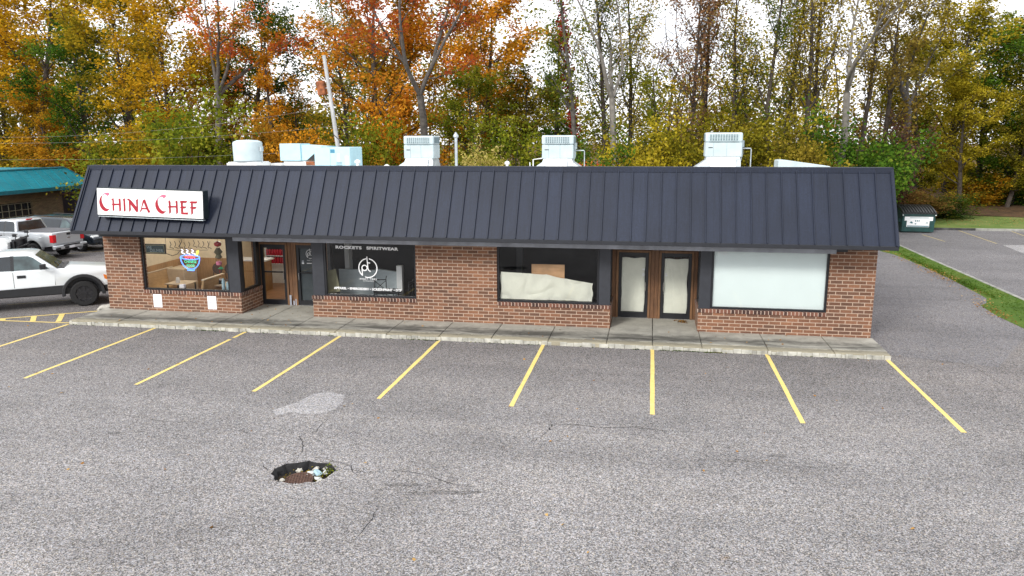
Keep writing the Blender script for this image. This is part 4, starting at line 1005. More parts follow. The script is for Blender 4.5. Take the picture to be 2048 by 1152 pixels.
# leaning utility pole, lamp, wires
t_ = thing('utility_pole', 'leaning grey wooden utility pole behind the roof', 'utility pole', (1.58, 16, 0))
def pl(z): return (-.115*z, 0, z)
s = MB(); s.tube([pl(z) for z in (0, 2, 4, 6, 8, 9.95)], [.13, .125, .118, .11, .10, .09], 12); s.build('pole', M['polewood'], t_, smooth=True)
s = MB(); Mx = Matrix.Translation((-1.34, -.05, 8.32)) @ Matrix.Rotation(R(-6), 4, 'Y'); s.box(-.2, .2, -.16, .16, -.36, .36, 0, Mx); s.build('rusty_box', M['rust'], t_, bevel=.03)
s = MB(); s.box(-1.2, -.94, -.03, .03, 8.3, 8.36); s.build('bracket', M['galv'], t_)
s = MB(); s.tube([(-.88, -.05, 7.5), (-1.0, -.1, 7.55), (-1.14, -.12, 7.53)], .03, 8); s.lathe([(.04, -.06), (.17, -.02), (.15, .05), (.03, .08)], (-1.2, -.12, 7.5), 'z', 14); s.build('lamp', M['white'], t_, smooth=True)
s = MB(); s.tube([(-.66, -.2, 5.9), (-.8, -.18, 6.0), (-.4, -.15, 5.65)], .02, 6); s.build('cable_loop', M['black'], t_)
for i, (p, q, sag, l) in enumerate([((.75, 16, 7.4), (-40, 17, 7.6), 1.6, 'uppermost thin cable sagging left from the leaning pole'), ((.85, 16, 6.4), (-45, 16, 7.2), 1.2, 'middle thin cable running left above the teal roof'), ((1.0, 16, 5.2), (-45, 17, 5.7), .8, 'lowest thin cable running left above the teal roof')]):
    P_, Q_ = Vector(p), Vector(q); s = MB()
    s.tube([P_.lerp(Q_, k/24) - Vector((0, 0, sag*4*(k/24)*(1-k/24))) for k in range(25)], .0035, 5); tag(s.build('overhead_cable', M['wire']), l, 'cable', 'overhead cables')

# ------------------------------------------------------------------ neighbour building with the teal roof
t_ = thing('teal_roof_building', 'tan brick building with a teal metal roof at the left edge', 'building', (-27.2, 15, 0))
s = MB(); s.box(-8, 0, -8, 11.6, -.2, 1.25); s.box(-8, 0, 11.6, 14.5, 1.25, 2.3) if False else None
m2 = MB(); m2.box(-8, 0, -8, 8.2, 1.40, 2.32); m2.box(-8, 0, 11.55, 14.5, -.2, 2.32); m2.box(-8, -.25, -8, 14.5, 2.3, 3.2)
m2.box(-8, 0, -8, 11.55, -.2, -.05)
b2 = MB(); b2.box(-.25, 0, 11.55, 14.5, -.2, 2.32); b2.box(-.25, 0, -8, 11.55, 1.36, 2.32); b2.box(-.25, 0, -8, 11.55, -.2, -.1); b2.box(-8, -.25, 16.4, 16.6, -.2, 2.4); b2.box(-8, -.25, -8, -7.8, -.2, 2.4); b2.build('brick_wall', M['tanbrick'], t_)
s = MB()
for i in range(34): s.box(-.16, -.12, -7.9 + .58*i - .02, -7.9 + .58*i + .02, -.1, 1.30)
for z in (.36, .80, 1.28): s.box(-.165, -.115, -8, 11.5, z-.02, z+.02)
w_ = s.build('grid_window', plain('window_bars', (.26, .24, .17), .6), t_); s = MB(); s.box(-.2, -.18, -8, 11.55, -.1, 1.36); s.build('pane', M['carglass'], w_)
s = MB(); s.box(-.3, -.2, 14.5, 16.4, -.2, 1.55); s.build('door', M['darkwood'], t_)
s = MB(); s.box(-.28, -.14, 14.5, 16.4, 1.55, 1.72); s.box(-.26, -.16, 14.5, 14.56, 1.72, 2.3); s.box(-.26, -.16, 15.25, 15.31, 1.72, 2.3); s.box(-.26, -.16, 15.98, 16.04, 1.72, 2.3); s.build('transom_frame', M['cedartrim'], t_); s = MB(); s.box(-.25, -.22, 14.5, 16.4, 1.72, 2.3); s.build('transom_pane', M['carglass'], t_)
s = MB(); e0, e1 = (1.05, 2.30), (-.35, 3.62); y0, y1 = -8.5, 17.0
vs = [(e0[0], y0, e0[1]), (e0[0], y1, e0[1]), (e1[0], y1-1.5, e1[1]), (e1[0], y0, e1[1]), (-8, y1-1.5, e1[1]), (-8, y1, e0[1]), (-8, y0, e1[1]), (-8, y0, e0[1])]
s.mesh(vs, [(0, 1, 2, 3), (1, 5, 4, 2), (3, 2, 4, 6), (0, 3, 6, 7), (0, 7, 5, 1)])
k = y0 + .3
while k < y1:
    tt = 1 if k < y1-1.5 else (y1-k)/1.5
    a, b_ = Vector((e0[0], k, e0[1])), Vector((e0[0]+(e1[0]-e0[0])*tt, k, e0[1]+(e1[1]-e0[1])*tt)); nn = Vector((.69, 0, .73))*.045
    s.mesh([a+Vector((0, -.012, 0)), b_+Vector((0, -.012, 0)), b_+nn+Vector((0, -.012, 0)), a+nn+Vector((0, -.012, 0)), a+Vector((0, .012, 0)), b_+Vector((0, .012, 0)), b_+nn+Vector((0, .012, 0)), a+nn+Vector((0, .012, 0))], [(0,1,2,3),(4,5,6,7),(3,2,6,7),(0,3,7,4),(1,2,6,5)]); k += .82
rf = s.build('roof', M['teal'], t_)
s = MB(); s.box(1.0, 1.08, y0, y1+.03, 2.05, 2.31); s.box(-8, 1.0, y1-.03, y1+.03, 2.05, 2.31); s.box(-8, 1.0, y0, y1, 2.1, 2.2); s.build('fascia', M['tealtrim'], rf)
s = MB(); s.tube([(e1[0], y0, e1[1]), (e1[0], y1-1.5, e1[1])], .09, 6); s.tube([(e1[0], y1-1.5, e1[1]), (e0[0], y1, e0[1])], .06, 6); s.build('ridge_cap', M['tealtrim'], rf)
s = MB(); s.box(-30, -22, 36, 36.1, 0, 3.0); f_ = s.build('mural_fence', M['bluefence']); tag(f_, 'blue painted fence glimpsed between the teal roof and the dark roof', 'fence')
s = MB(); [s.box(-30 + .25*i, -30 + .25*i + .18, 35.95, 35.99, 2.9, 3.25) for i in range(32)]; s.build('white_pickets', M['white'], f_)

# ------------------------------------------------------------------ dumpster
t_ = thing('dumpster', 'dark green dumpster with a ribbed black lid and white label at the right', 'dumpster', (33.2, 27.5, .004), 0)
s = MB(); s.prism([(0, .06), (.0, .12), (-.06, 1.12), (1.4, 1.42), (1.4, .06)], -.92, .92, 'x'); bd = s.build('bin', M['dumpster'], t_, bevel=.02)
s = MB(); s.box(-.98, .98, -.10, -.04, 1.05, 1.14); s.box(-.99, -.92, -.08, 1.42, 1.1, 1.16) if False else None; s.build('front_rim', M['dumpster'], t_, bevel=.01)
for sx in (-1, 1):
    s = MB(); s.box(sx*.92 if sx > 0 else -1.05, 1.05 if sx > 0 else -.92, .25, 1.15, .62, .82); s.build('fork_pocket', M['dumpster'], t_, bevel=.01)
for hx in (-1, 1):
    s = MB(); x0, x1 = (-.97, -.01) if hx < 0 else (.01, .97); N_ = 14
    arc = [(-.12 + 1.56*i/10, 1.13 + .42*math.sin(R(8+82*i/10))) for i in range(11)]
    s.prism(arc + [(y, z-.05) for y, z in arc[::-1]], x0, x1, 'x')
    for i in range(6):
        xx = x0 + .07 + (x1-x0-.14)*i/5
        s.prism([(y, z+.07) for y, z in arc] + [(y, z-.004) for y, z in arc[::-1]], xx-.04, xx+.04, 'x')
    s.build('lid', M['lid'], t_)
s = MB()
def df(x, z, o=.006): return (x, -.06*(z-.12)/1.0 - o, z)
s.poly([df(-.80, .98), df(.80, .98), df(.80, .74), df(.62, .74), df(.62, .36), df(-.66, .36), df(-.66, .74), df(-.80, .74)])
lb = s.build('label', M['vinylwhite'], t_)
s = MB(); tq = plain('label_teal', (.03, .16, .20), .5)
for a, e, z0, z1 in ((-.5, .55, .90, .93), (-.62, .6, .38, .44)): s.poly([df(a, z0, .010), df(e, z0, .010), df(e, z1, .010), df(a, z1, .010)])
s.poly([df(-.5, .62, .01), df(-.34, .56, .01), df(-.32, .64, .01), df(-.42, .70, .01)]); s.poly([df(.38, .60, .01), df(.54, .58, .01), df(.5, .66, .01)])
for x in (-.2, -.1, .0): s.poly([df(x, .68, .01), df(x+.05, .68, .01), df(x+.05, .78, .01), df(x, .78, .01)])
s.poly([df(-.2, .52, .01), df(-.12, .52, .01), df(-.12, .58, .01), df(-.2, .58, .01)]); s.build('label_print', tq, lb)
s = MB()
for x in (-.92, .92): s.box(x-.03, x+.03, -.106, -.101, 1.05, 1.11)
s.build('reflector', M['white'], t_)

# ------------------------------------------------------------------ vehicles (x forward, y left)
def arch(cx, cz, r, a0, a1, n=12): return [(cx + r*math.cos(R(a0+(a1-a0)*i/n)), cz + r*math.sin(R(a0+(a1-a0)*i/n))) for i in range(n+1)]
def wheel(par, x, y, r, w, rim, spokes=8):
    sgn = 1 if y > 0 else -1
    s = MB(); k = r/.45
    s.lathe([(r*.60, -w*.15), (r*.62, -w/2), (r*.9, -w/2), (r, -w*.36), (r*1.0, w*.36), (r*.9, w/2), (r*.62, w/2), (r*.60, w*.15)], (x, y, r), 'y', 36)
    for i in range(30):
        a = 2*math.pi*i/30; c, q = math.cos(a), math.sin(a)
        s.box(-.012, .012, -w*.40, w*.40, r-.01, r+.008, 0, Matrix.Translation((x, y, r)) @ Matrix.Rotation(a, 4, 'Y'))
    wh = s.build('wheel', M['tyre'], par, smooth=True, angle=30)
    s = MB(); s.lathe([(.02, w*.30*sgn), (r*.58, w*.30*sgn), (r*.63, w*.46*sgn), (r*.60, w*.46*sgn), (r*.55, w*.34*sgn), (.02, w*.32*sgn)], (x, y, r), 'y', 30)
    for i in range(spokes):
        a = 2*math.pi*i/spokes; Mx = Matrix.Translation((x, y, r)) @ Matrix.Rotation(a, 4, 'Y')
        lo, hi = sorted((w*.33*sgn, w*.43*sgn)); s.box(-.035*k, .035*k, lo, hi, .04, r*.60, 0, Mx)
    lo, hi = sorted((w*.33*sgn, w*.47*sgn)); s.lathe([(.03, lo), (r*.2, lo), (r*.18, hi), (.03, hi)], (x, y, r), 'y', 16)
    s.build('rim', rim, wh, smooth=True)
def greenhouse(t_, prof, zb, zt, wb, wt, paint, name='cab'):
    """prof: (x,z) outline, narrowing from wb at zb to wt at zt"""
    gy = lambda z: wb + (wt-wb)*max(0, (z-zb)/(zt-zb))
    n = len(prof); s = MB(); vs = [(x, -gy(z), z) for x, z in prof] + [(x, gy(z), z) for x, z in prof]
    s.mesh(vs, [tuple(range(n)), tuple(range(2*n-1, n-1, -1))] + [(i, (i+1) % n, n+(i+1) % n, n+i) for i in range(n)])
    cab = s.build(name, paint, t_, bevel=.045, seg=3, smooth=True, angle=50); return cab, gy
def side_glass(par, gy, pts, mat, off=.006, name='side_window'):
    for sg in (-1, 1):
        s = MB(); s.poly([(x, sg*(gy(z)+off), z) for x, z in pts]); s.build(name, mat, par)
def cross_glass(par, gy, p0, p1, mat, name, inset=.07, out=.008):
    d = Vector((p1[0]-p0[0], 0, p1[1]-p0[1])).normalized(); nrm = Vector((d.z, 0, -d.x)); 
    if name == 'rear_window': nrm = -nrm
    A = Vector((p0[0], 0, p0[1])) + nrm*out; B = Vector((p1[0], 0, p1[1])) + nrm*out
    s = MB(); s.poly([A+Vector((0, -gy(p0[1])+inset, 0)), A+Vector((0, gy(p0[1])-inset, 0)), B+Vector((0, gy(p1[1])-inset, 0)), B+Vector((0, -gy(p1[1])+inset, 0))]); s.build(name, mat, par)

def pickup(label, loc, rot, paint, rim, r=.45, dz=0., flare=True, front='amber', tail=False, glassmat=None, clad=True):
    t_ = thing('pickup_truck', label, 'pickup truck', (*loc, 0), R(rot)); W = .96; z = lambda v: v + dz
    fx, rx, ra = 1.95, -1.73, r+.13
    prof = [(-2.92, z(.74)), (rx-ra-.02, z(.66))] + arch(rx, r+.02, ra, 172, 8) + [(rx+ra+.02, z(.62)), (fx-ra-.02, z(.62))] + arch(fx, r+.02, ra, 172, 8) + [(fx+ra+.03, z(.70)), (2.86, z(.72)), (2.95, z(.92)), (2.93, z(1.12)), (2.78, z(1.235)), (1.34, z(1.37)), (-.80, z(1.37)), (-.82, z(1.37)), (-2.93, z(1.39)), (-2.96, z(1.30))]
    s = MB(); s.prism(prof, -W, W, 'y'); body = s.build('body', paint, t_, bevel=.035, seg=2, smooth=True, angle=35)
    s = MB(); s.box(-2.7, 2.7, -.8, .8, z(.45), z(.66)); s.tube([(rx, -.8, r), (rx, .8, r)], .07, 8); s.tube([(fx, -.8, r), (fx, .8, r)], .06, 8)
    for cx in (rx, fx): s.box(cx-ra-.05, cx+ra+.05, -.70, .70, z(.60), r+.02+ra+.05)
    s.build('underbody', M['carblack'], t_)
    cab, gy = greenhouse(t_, [(1.22, z(1.36)), (.52, z(1.905)), (.2, z(1.955)), (-.45, z(1.955)), (-.70, z(1.91)), (-.86, z(1.36))], z(1.36), z(1.95), W-.01, .75, paint)
    gm = glassmat or M['carglass']
    side_glass(cab, gy, [(.98, z(1.40)), (.50, z(1.80)), (.36, z(1.86)), (-.06, z(1.875)), (-.06, z(1.40))], gm)
    side_glass(cab, gy, [(-.16, z(1.40)), (-.16, z(1.875)), (-.58, z(1.86)), (-.68, z(1.78)), (-.74, z(1.40))], M['carglass'])
    side_glass(cab, gy, [(-.06, z(1.39)), (-.06, z(1.885)), (-.16, z(1.885)), (-.16, z(1.39))], M['carblack'], .004, 'window_pillar')
    cross_glass(cab, gy, (1.18, z(1.395)), (.56, z(1.875)), gm, 'windshield', .10); cross_glass(cab, gy, (-.845, z(1.41)), (-.72, z(1.85)), M['carglass'], 'rear_window', .12)
    s = MB(); s.box(1.14, 1.40, -.78, .78, z(1.365), z(1.392)); s.tube([(1.3, -.5, z(1.40)), (1.05, .05, z(1.52))], .012, 5); s.tube([(1.3, .2, z(1.40)), (1.05, .6, z(1.52))], .012, 5); s.build('cowl', M['carblack'], t_)
    s = MB(); s.prism([(2.70, z(1.245)), (1.5, z(1.365)), (1.5, z(1.385)), (2.66, z(1.27))], -.62, .62, 'y'); s.build('hood', paint, t_, bevel=.02, seg=2, smooth=True)
    for sg in (-1, 1):
        s = MB(); a, e = sorted((sg*(W-.01), sg*(W+.006)))
        s.prism([(1.10, z(.82)), (1.14, z(1.345)), (-.10, z(1.345)), (-.10, z(.80))], a, e, 'y'); d = s.build('door', paint, t_, bevel=.004)
        s = MB(); a, e = sorted((sg*(W+.007), sg*(W+.025))); s.box(.0, .26, a, e, z(1.13), z(1.23)); s.build('handle', M['carblack'], d, bevel=.008)
        s = MB(); a, e = sorted((sg*(W-.01), sg*(W+.0055))); s.prism([(-.115, z(.80)), (-.115, z(1.345)), (-.80, z(1.345)), (-.80, z(.80))], a, e, 'y'); s.build('rear_door', paint, t_, bevel=.004)
        s = MB(); a, e = sorted((sg*(W-.02), sg*(W+.002))); s.box(-.116, -.099, a, e, z(.8), z(1.35)); s.box(1.10, 1.115, a, e, z(.82), z(1.34)); s.build('door_gap', M['carblack'], t_)
        if clad:
            s = MB(); a, e = sorted((sg*(W-.03), sg*(W+.022))); s.prism([(rx+ra-.02, z(.50)), (fx-ra+.02, z(.50)), (fx-ra-.01, z(.80)), (rx+ra+.01, z(.76))], a, e, 'y'); s.build('rocker_cladding', M['carblack'], t_, bevel=.012)
        if flare:
            for cx in (fx, rx):
                s = MB(); a, e = sorted((sg*(W-.02), sg*(W+.075))); s.prism(arch(cx, r+.02, ra+.10, 186, -6, 16) + arch(cx, r+.02, ra-.015, -6, 186, 16), a, e, 'y'); s.build('fender_flare', M['carblack'], t_, bevel=.02)
        s = MB(); a, e = sorted((sg*(W+.05), sg*(W+.24))); s.box(.72, .90, a, e, z(1.42), z(1.60)); a, e = sorted((sg*(W-.03), sg*(W+.06))); s.box(.78, .88, a, e, z(1.40), z(1.47)); s.build('mirror', M['carblack'], t_, bevel=.025)
        s = MB(); a, e = sorted((sg*.62, sg*(W+.004))); s.prism([(2.62, z(1.06)), (2.965, z(1.0)), (2.955, z(1.16)), (2.80, z(1.215)), (2.66, z(1.20))], a, e, 'y'); s.build('headlight', M['lens'], t_, bevel=.01)
        if front == 'amber':
            s = MB(); a, e = sorted((sg*.70, sg*(W+.008))); s.prism([(2.60, z(1.10)), (2.62, z(.94)), (2.80, z(.84)), (2.84, z(1.04))], a, e, 'y'); s.build('turn_signal', M['amber'], t_, bevel=.01)
        for cx in (fx, rx): wheel(t_, cx, sg*(W-.12), r, .29, rim)
    s = MB(); s.box(2.93, 3.0, -.60, .60, z(.80), z(1.17))
    s.build('grille', M['carblack'], t_, bevel=.02)
    s = MB(); s.prism([(2.60, z(.52)), (2.60, z(.78)), (3.06, z(.80)), (3.06, z(.56)), (2.9, z(.50))], -.95, .95, 'y'); s.build('front_bumper', M['carblack'] if front == 'amber' else M['chrome'], t_, bevel=.03)
    if tail:
        s = MB(); s.box(-2.78, -.95, -.84, .84, z(1.395), z(1.415)); s.build('bed_cover', M['tonneau'], t_, bevel=.008)
        s = MB(); s.box(-2.985, -2.945, -.74, .74, z(.80), z(1.375)); tg = s.build('tailgate', paint, t_, bevel=.02)
        s = MB(); s.box(-2.995, -2.984, -.12, .12, z(1.20), z(1.31)); s.build('handle', M['carblack'], tg, bevel=.01)
        s = MB(); s.prism([(-.10, z(1.055)), (-.10, z(1.09)), (-.04, z(1.09)), (-.03, z(1.11)), (.03, z(1.11)), (.04, z(1.09)), (.10, z(1.09)), (.10, z(1.055)), (.04, z(1.055)), (.03, z(1.035)), (-.03, z(1.035)), (-.04, z(1.055))], -2.99, -2.984, 'x'); s.build('emblem', M['chrome'], tg)
        for sg in (-1, 1):
            s = MB(); a, e = sorted((sg*.76, sg*(W+.01))); s.box(-2.99, -2.78, a, e, z(.90), z(1.28)); s.build('taillight', M['redlens'], t_, bevel=.015)
        s = MB(); s.box(-3.14, -2.90, -.98, .98, z(.56), z(.76)); bp_ = s.build('rear_bumper', M['carsilver'], t_, bevel=.03)
        s = MB(); s.box(-3.15, -3.13, -.5, .5, z(.70), z(.765)); s.box(-3.15, -3.12, -.99, -.70, z(.57), z(.66)); s.box(-3.15, -3.12, .70, .99, z(.57), z(.66)); s.box(-3.15, -3.135, .2, .45, z(.58), z(.68)); s.build('bumper_inset', M['carblack'], bp_)
        s = MB(); s.box(-3.156, -3.142, -.15, .16, z(.58), z(.70)); s.build('licence_plate', M['plate'], bp_)
        s = MB(); s.box(-.76, -.68, -.16, .16, z(1.90), z(1.945)); s.build('brake_light', M['redlens'], t_, bevel=.01)
    return t_
pickup('white pickup with black wheels and fender flares parked beside the left brick corner', (-4.53, .49), 34, M['carwhite'], M['rim'], glassmat=M['carglassgreen'])
pickup('silver pickup with its tail to the right, red taillights and covered bed', (-14.1, 10.9), 176, M['carsilver'], M['rimsilver'], r=.40, dz=-.05, flare=False, front='none', tail=True, clad=False)
plow = pickup('white truck with black plow mount and two small lights, at left border', (-14.74, 7.15), 25, M['carwhite'], M['rim'], r=.42, dz=-.02, flare=False, front='none')
s = MB()
for y in (-.55, .55): s.box(3.0, 3.3, y-.04, y+.04, .5, 1.25)
s.box(3.22, 3.3, -.85, .85, 1.2, 1.28); s.box(3.22, 3.3, -.75, .75, .85, .92); s.box(3.22, 3.28, -.75, .75, .5, .6); s.box(3.1, 3.16, -.75, .75, .62, 1.18); s.build('plow_frame', M['carblack'], plow, bevel=.01)
for y in (-.8, .8):
    s = MB(); s.tube([(3.26, y, 1.28), (3.26, y, 1.40)], .02, 6); s.box(3.16, 3.34, y-.11, y+.11, 1.40, 1.53); lm = s.build('plow_light', M['carblack'], plow, bevel=.03); s = MB(); s.box(3.341, 3.352, y-.08, y+.08, 1.42, 1.51); s.build('lens', M['lens'], lm)

t_ = thing('minivan', 'dark minivan behind the silver pickup, nose to the right', 'car', (-13.5, 13.74, 0), R(-8)); W = .93; r = .34
prof = [(-2.45, .48)] + arch(-1.5, r, .42, 172, 8) + arch(1.5, r, .42, 172, 8) + [(2.35, .34), (2.50, .50), (2.48, .72), (2.30, .88), (1.55, 1.08), (1.2, 1.10), (-2.40, 1.12), (-2.5, .9)]
s = MB(); s.prism(prof, -W, W, 'y'); s.build('body', M['cardark'], t_, bevel=.09, seg=3, smooth=True, angle=50)
cab, gy = greenhouse(t_, [(1.62, 1.06), (.62, 1.64), (.2, 1.72), (-1.9, 1.74), (-2.2, 1.68), (-2.46, 1.08)], 1.08, 1.74, W-.02, .70, M['cardark'])
side_glass(cab, gy, [(1.32, 1.12), (.60, 1.58), (.32, 1.62), (.22, 1.12)], M['carglassgreen']); side_glass(cab, gy, [(.14, 1.12), (.24, 1.62), (-.95, 1.64), (-.95, 1.12)], M['carglass']); side_glass(cab, gy, [(-1.03, 1.12), (-1.03, 1.64), (-2.0, 1.62), (-2.2, 1.12)], M['carglass'])
cross_glass(cab, gy, (1.56, 1.10), (.68, 1.61), M['carglassgreen'], 'windshield', .10)
for sg in (-1, 1):
    s = MB(); a, e = sorted((sg*.50, sg*(W-.015))); s.prism([(2.10, .70), (2.44, .66), (2.40, .84), (2.05, .92)], a, e, 'y'); s.build('headlight', M['lens'], t_, bevel=.03)
    s = MB(); s.tube([(.2, sg*.62, 1.77), (-1.8, sg*.62, 1.79)], .02, 6); s.build('roof_rail', M['carblack'], t_)
    for cx in (-1.5, 1.5): wheel(t_, cx, sg*(W-.1), r, .22, M['rimsilver'], 6)
    s = MB(); a, e = sorted((sg*(W+.02), sg*(W+.2))); s.box(1.02, 1.16, a, e, 1.12, 1.26); s.build('mirror', M['cardark'], t_, bevel=.03)
s = MB(); s.box(2.44, 2.53, -.6, .6, .36, .52); s.build('lower_grille', M['carblack'], t_, bevel=.02)
# ------------------------------------------------------------------ trees
LEAF = {k: leafmat('leaves_'+k, v) for k, v in {
 'golden': [(.10,.10,.012), (.38,.24,.015), (.66,.38,.02), (.76,.48,.04)],
 'golden2': [(.10,.10,.012), (.26,.22,.016), (.46,.35,.025), (.60,.45,.05)],
 'amber': [(.12,.09,.012), (.36,.20,.015), (.60,.31,.02), (.72,.40,.03)],
 'orange': [(.10,.11,.012), (.44,.22,.018), (.74,.31,.022), (.80,.42,.05)],
 'orangered': [(.06,.09,.012), (.34,.20,.018), (.68,.27,.028), (.76,.35,.05)],
 'redtop': [(.10,.10,.015), (.46,.24,.02), (.64,.14,.03), (.68,.16,.06)],
 'rust': [(.10,.075,.012), (.30,.16,.018), (.50,.24,.022), (.60,.32,.03)],
 'green': [(.018,.045,.008), (.05,.115,.014), (.10,.19,.02), (.20,.25,.03)],
 'darkgreen': [(.015,.035,.008), (.035,.075,.012), (.08,.12,.015), (.22,.18,.02)],
 'yelgreen': [(.045,.075,.01), (.13,.17,.016), (.26,.28,.022), (.44,.40,.05)],
 'greenyel': [(.03,.06,.01), (.09,.14,.016), (.20,.22,.025), (.38,.32,.04)],
 'oliveg': [(.07,.07,.01), (.22,.18,.015), (.42,.29,.02), (.58,.40,.03)],
 'olive': [(.05,.05,.01), (.12,.115,.014), (.22,.18,.02), (.34,.26,.04)],
 'yelolive': [(.05,.055,.01), (.15,.14,.014), (.29,.25,.02), (.48,.38,.05)],
 'yellow': [(.12,.12,.015), (.32,.27,.02), (.52,.41,.03), (.64,.50,.07)],
 'paleyel': [(.22,.20,.04), (.42,.36,.09), (.60,.50,.16), (.70,.60,.25)],
 'sparseyel': [(.10,.10,.015), (.28,.22,.025), (.45,.34,.04), (.55,.40,.08)],
 'sparsered': [(.16,.09,.02), (.42,.14,.025), (.52,.10,.035), (.50,.20,.05)],
 'pinkbrown': [(.10,.07,.025), (.24,.13,.06), (.34,.18,.10), (.36,.27,.05)],
 'brown': [(.07,.055,.015), (.17,.12,.025), (.28,.19,.04), (.36,.29,.05)],
 'brownyel': [(.07,.06,.012), (.19,.15,.02), (.33,.25,.03), (.46,.35,.06)],
 'scarlet': [(.35,.03,.02), (.6,.06,.035), (.72,.10,.05), (.75,.2,.06)],
 'plum': [(.05,.03,.025), (.12,.06,.05), (.18,.09,.08), (.15,.14,.04)],
 'hedgebrown': [(.06,.035,.015), (.15,.08,.025), (.22,.12,.035), (.17,.17,.03)],
 'ivyred': [(.16,.02,.015), (.34,.03,.03), (.45,.05,.04), (.30,.10,.04)],
}.items()}

class Tree:
    def __init__(self, seed):
        self.r = np.random.default_rng(seed); self.mb = MB(); self.anchor = []
    def branch(self, p, d, L, r, lvl, p_, up=.05, wob=.10, seg=.7, tip=.25):
        n = max(3, int(L/seg)); p = np.array(p, float); d = np.array(d, float)
        pts, dirs = [p.copy()], [d.copy()]
        for i in range(n):
            d = d + self.r.normal(0, wob, 3); d[2] += up; d /= np.linalg.norm(d)
            p = p + d*L/n; pts.append(p.copy()); dirs.append(d.copy())
        rad = [max(.006, r*(1-(1-tip)*i/n)) for i in range(n+1)]
        if r > .012: self.mb.tube([tuple(q) for q in pts], rad, 8 if lvl == 0 else (5 if lvl == 1 else 3), cap=False)
        return pts, dirs, rad
    def side(self, d, ang):
        a = self.r.normal(0, 1, 3); a -= a.dot(d)*d; a /= np.linalg.norm(a)
        v = d*math.cos(ang) + a*math.sin(ang); return v/np.linalg.norm(v)
    def grow(self, H, R_, style):
        r = self.r; U = r.uniform
        if style in ('maple', 'narrow', 'forked', 'sparse', 'bare'):
            fork = style in ('forked', 'bare')
            hb = {'maple': .13, 'narrow': .10, 'forked': .42, 'sparse': .18, 'bare': .48}[style]
            trunk = self.branch((0, 0, -.2), (r.normal(0, .03), r.normal(0, .03), 1), H*(.5 if fork else .93), H*(.011 if style == 'bare' else .013 if fork else .014)+.05, 0, None, up=.06, wob=.03 if not fork else .06, seg=1.2, tip=.12 if not fork else .75)
            limbs = []
            if fork:
                for k in range(4 if style == 'forked' else 3):
                    d = self.side(trunk[1][-1], U(.22, .5)); limbs.append(self.branch(trunk[0][-1], d, H*U(.42, .56), trunk[2][-1]*U(.55, .8), 0, None, up=.05, wob=.115, seg=.8, tip=.12))
                base = limbs
            else: base = [trunk]
            for pts, dirs, rad in base:
                n = len(pts); nl = int((H*1.5 if style == 'maple' else H*1.7 if style == 'narrow' else H*.95)/len(base)) + 3
                for k in range(nl):
                    t = (hb if not fork else .15) + (1-(hb if not fork else .15))*(k+U(0, 1))/nl
                    i = min(n-2, int(t*(n-1))); p = pts[i] + (pts[i+1]-pts[i])*U(0, 1)
                    hh = p[2]/H
                    env = R_*max(.15, math.sin(math.pi*min(1, max(.08, (hh-.08)/1.0))**.8)) if style == 'maple' else R_*max(.2, 1.05-hh) if style == 'narrow' else R_*.62
                    ang = U(.85, 1.25) - .45*hh if style != 'bare' else U(.4, .8)
                    L = env*U(.75, 1.12)
                    b1 = self.branch(p, self.side(dirs[i], ang), L, max(.014, rad[i]*U(.35, .5)), 1, None, up=.05, wob=.12, seg=.55)
                    m = len(b1[0]); n2 = int(3 + L*1.5)
                    for q in range(n2):
                        j = max(1, min(m-1, int(m*U(.3, 1.0)))); L2 = L*U(.22, .42)
                        b2 = self.branch(b1[0][j], self.side(b1[1][j], U(.5, 1.0)), L2, .016 if q % 2 else .02, 2, None, up=.03, wob=.15, seg=.4)
                        for pt in b2[0][1:]: self.anchor.append(pt)
                    self.anchor.append(b1[0][-1]); self.anchor.append(b1[0][-2])
                if fork or style == 'sparse': pass
                self.anchor += [pts[-1]]
        elif style in ('slender', 'ivy'):
            lean = (r.normal(0, .035), r.normal(0, .02), 1) if style == 'slender' else (-.11, 0, 1)
            trunk = self.branch((0, 0, -.2), lean, H, .10 + H*.006, 0, None, up=.02, wob=.022, seg=1.2, tip=.12); pts, dirs, rad = trunk; n = len(pts)
            nl = int(H*1.9)
            for k in range(nl):
                t = .22 + .78*(k+U(0, 1))/nl; i = min(n-2, int(t*(n-1))); p = pts[i] + (pts[i+1]-pts[i])*U(0, 1)
                L = R_*U(.5, 1.35)*(1.25-.65*t)*(.5 if t < .38 else 1); ang = U(.35, .8) if t > .38 else U(.7, 1.3)
                b1 = self.branch(p, self.side(dirs[i], ang), L, max(.013, rad[i]*U(.28, .42)), 1, None, up=.10, wob=.08, seg=.6)
                m = len(b1[0])
                for q in range(int(3+L*2.2)):
                    j = max(1, min(m-1, int(m*U(.25, 1.0))))
                    b2 = self.branch(b1[0][j], self.side(b1[1][j], U(.35, .8)), L*U(.2, .42), .013, 2, None, up=.06, wob=.12, seg=.4)
                    for pt in b2[0][1:]: self.anchor.append(pt)
        elif style == 'bush':
            for k in range(int(9+R_*5)):
                a = U(0, 6.28); b1 = self.branch((U(-.3, .3)*R_, U(-.3, .3)*R_, 0), (math.cos(a)*U(.05, .7), math.sin(a)*U(.05, .7), 1), H*U(.55, 1.0), .03, 1, None, up=.02, wob=.10, seg=.5)
                m = len(b1[0])
                for q in range(int(5+H*2.4)):
                    j = max(1, min(m-1, int(m*U(.1, 1.0)))); b2 = self.branch(b1[0][j], self.side(b1[1][j], U(.6, 1.3)), R_*U(.25, .6), .012, 2, None, up=.03, wob=.15, seg=.35)
                    for pt in b2[0][1:]: self.anchor.append(pt)
        return self
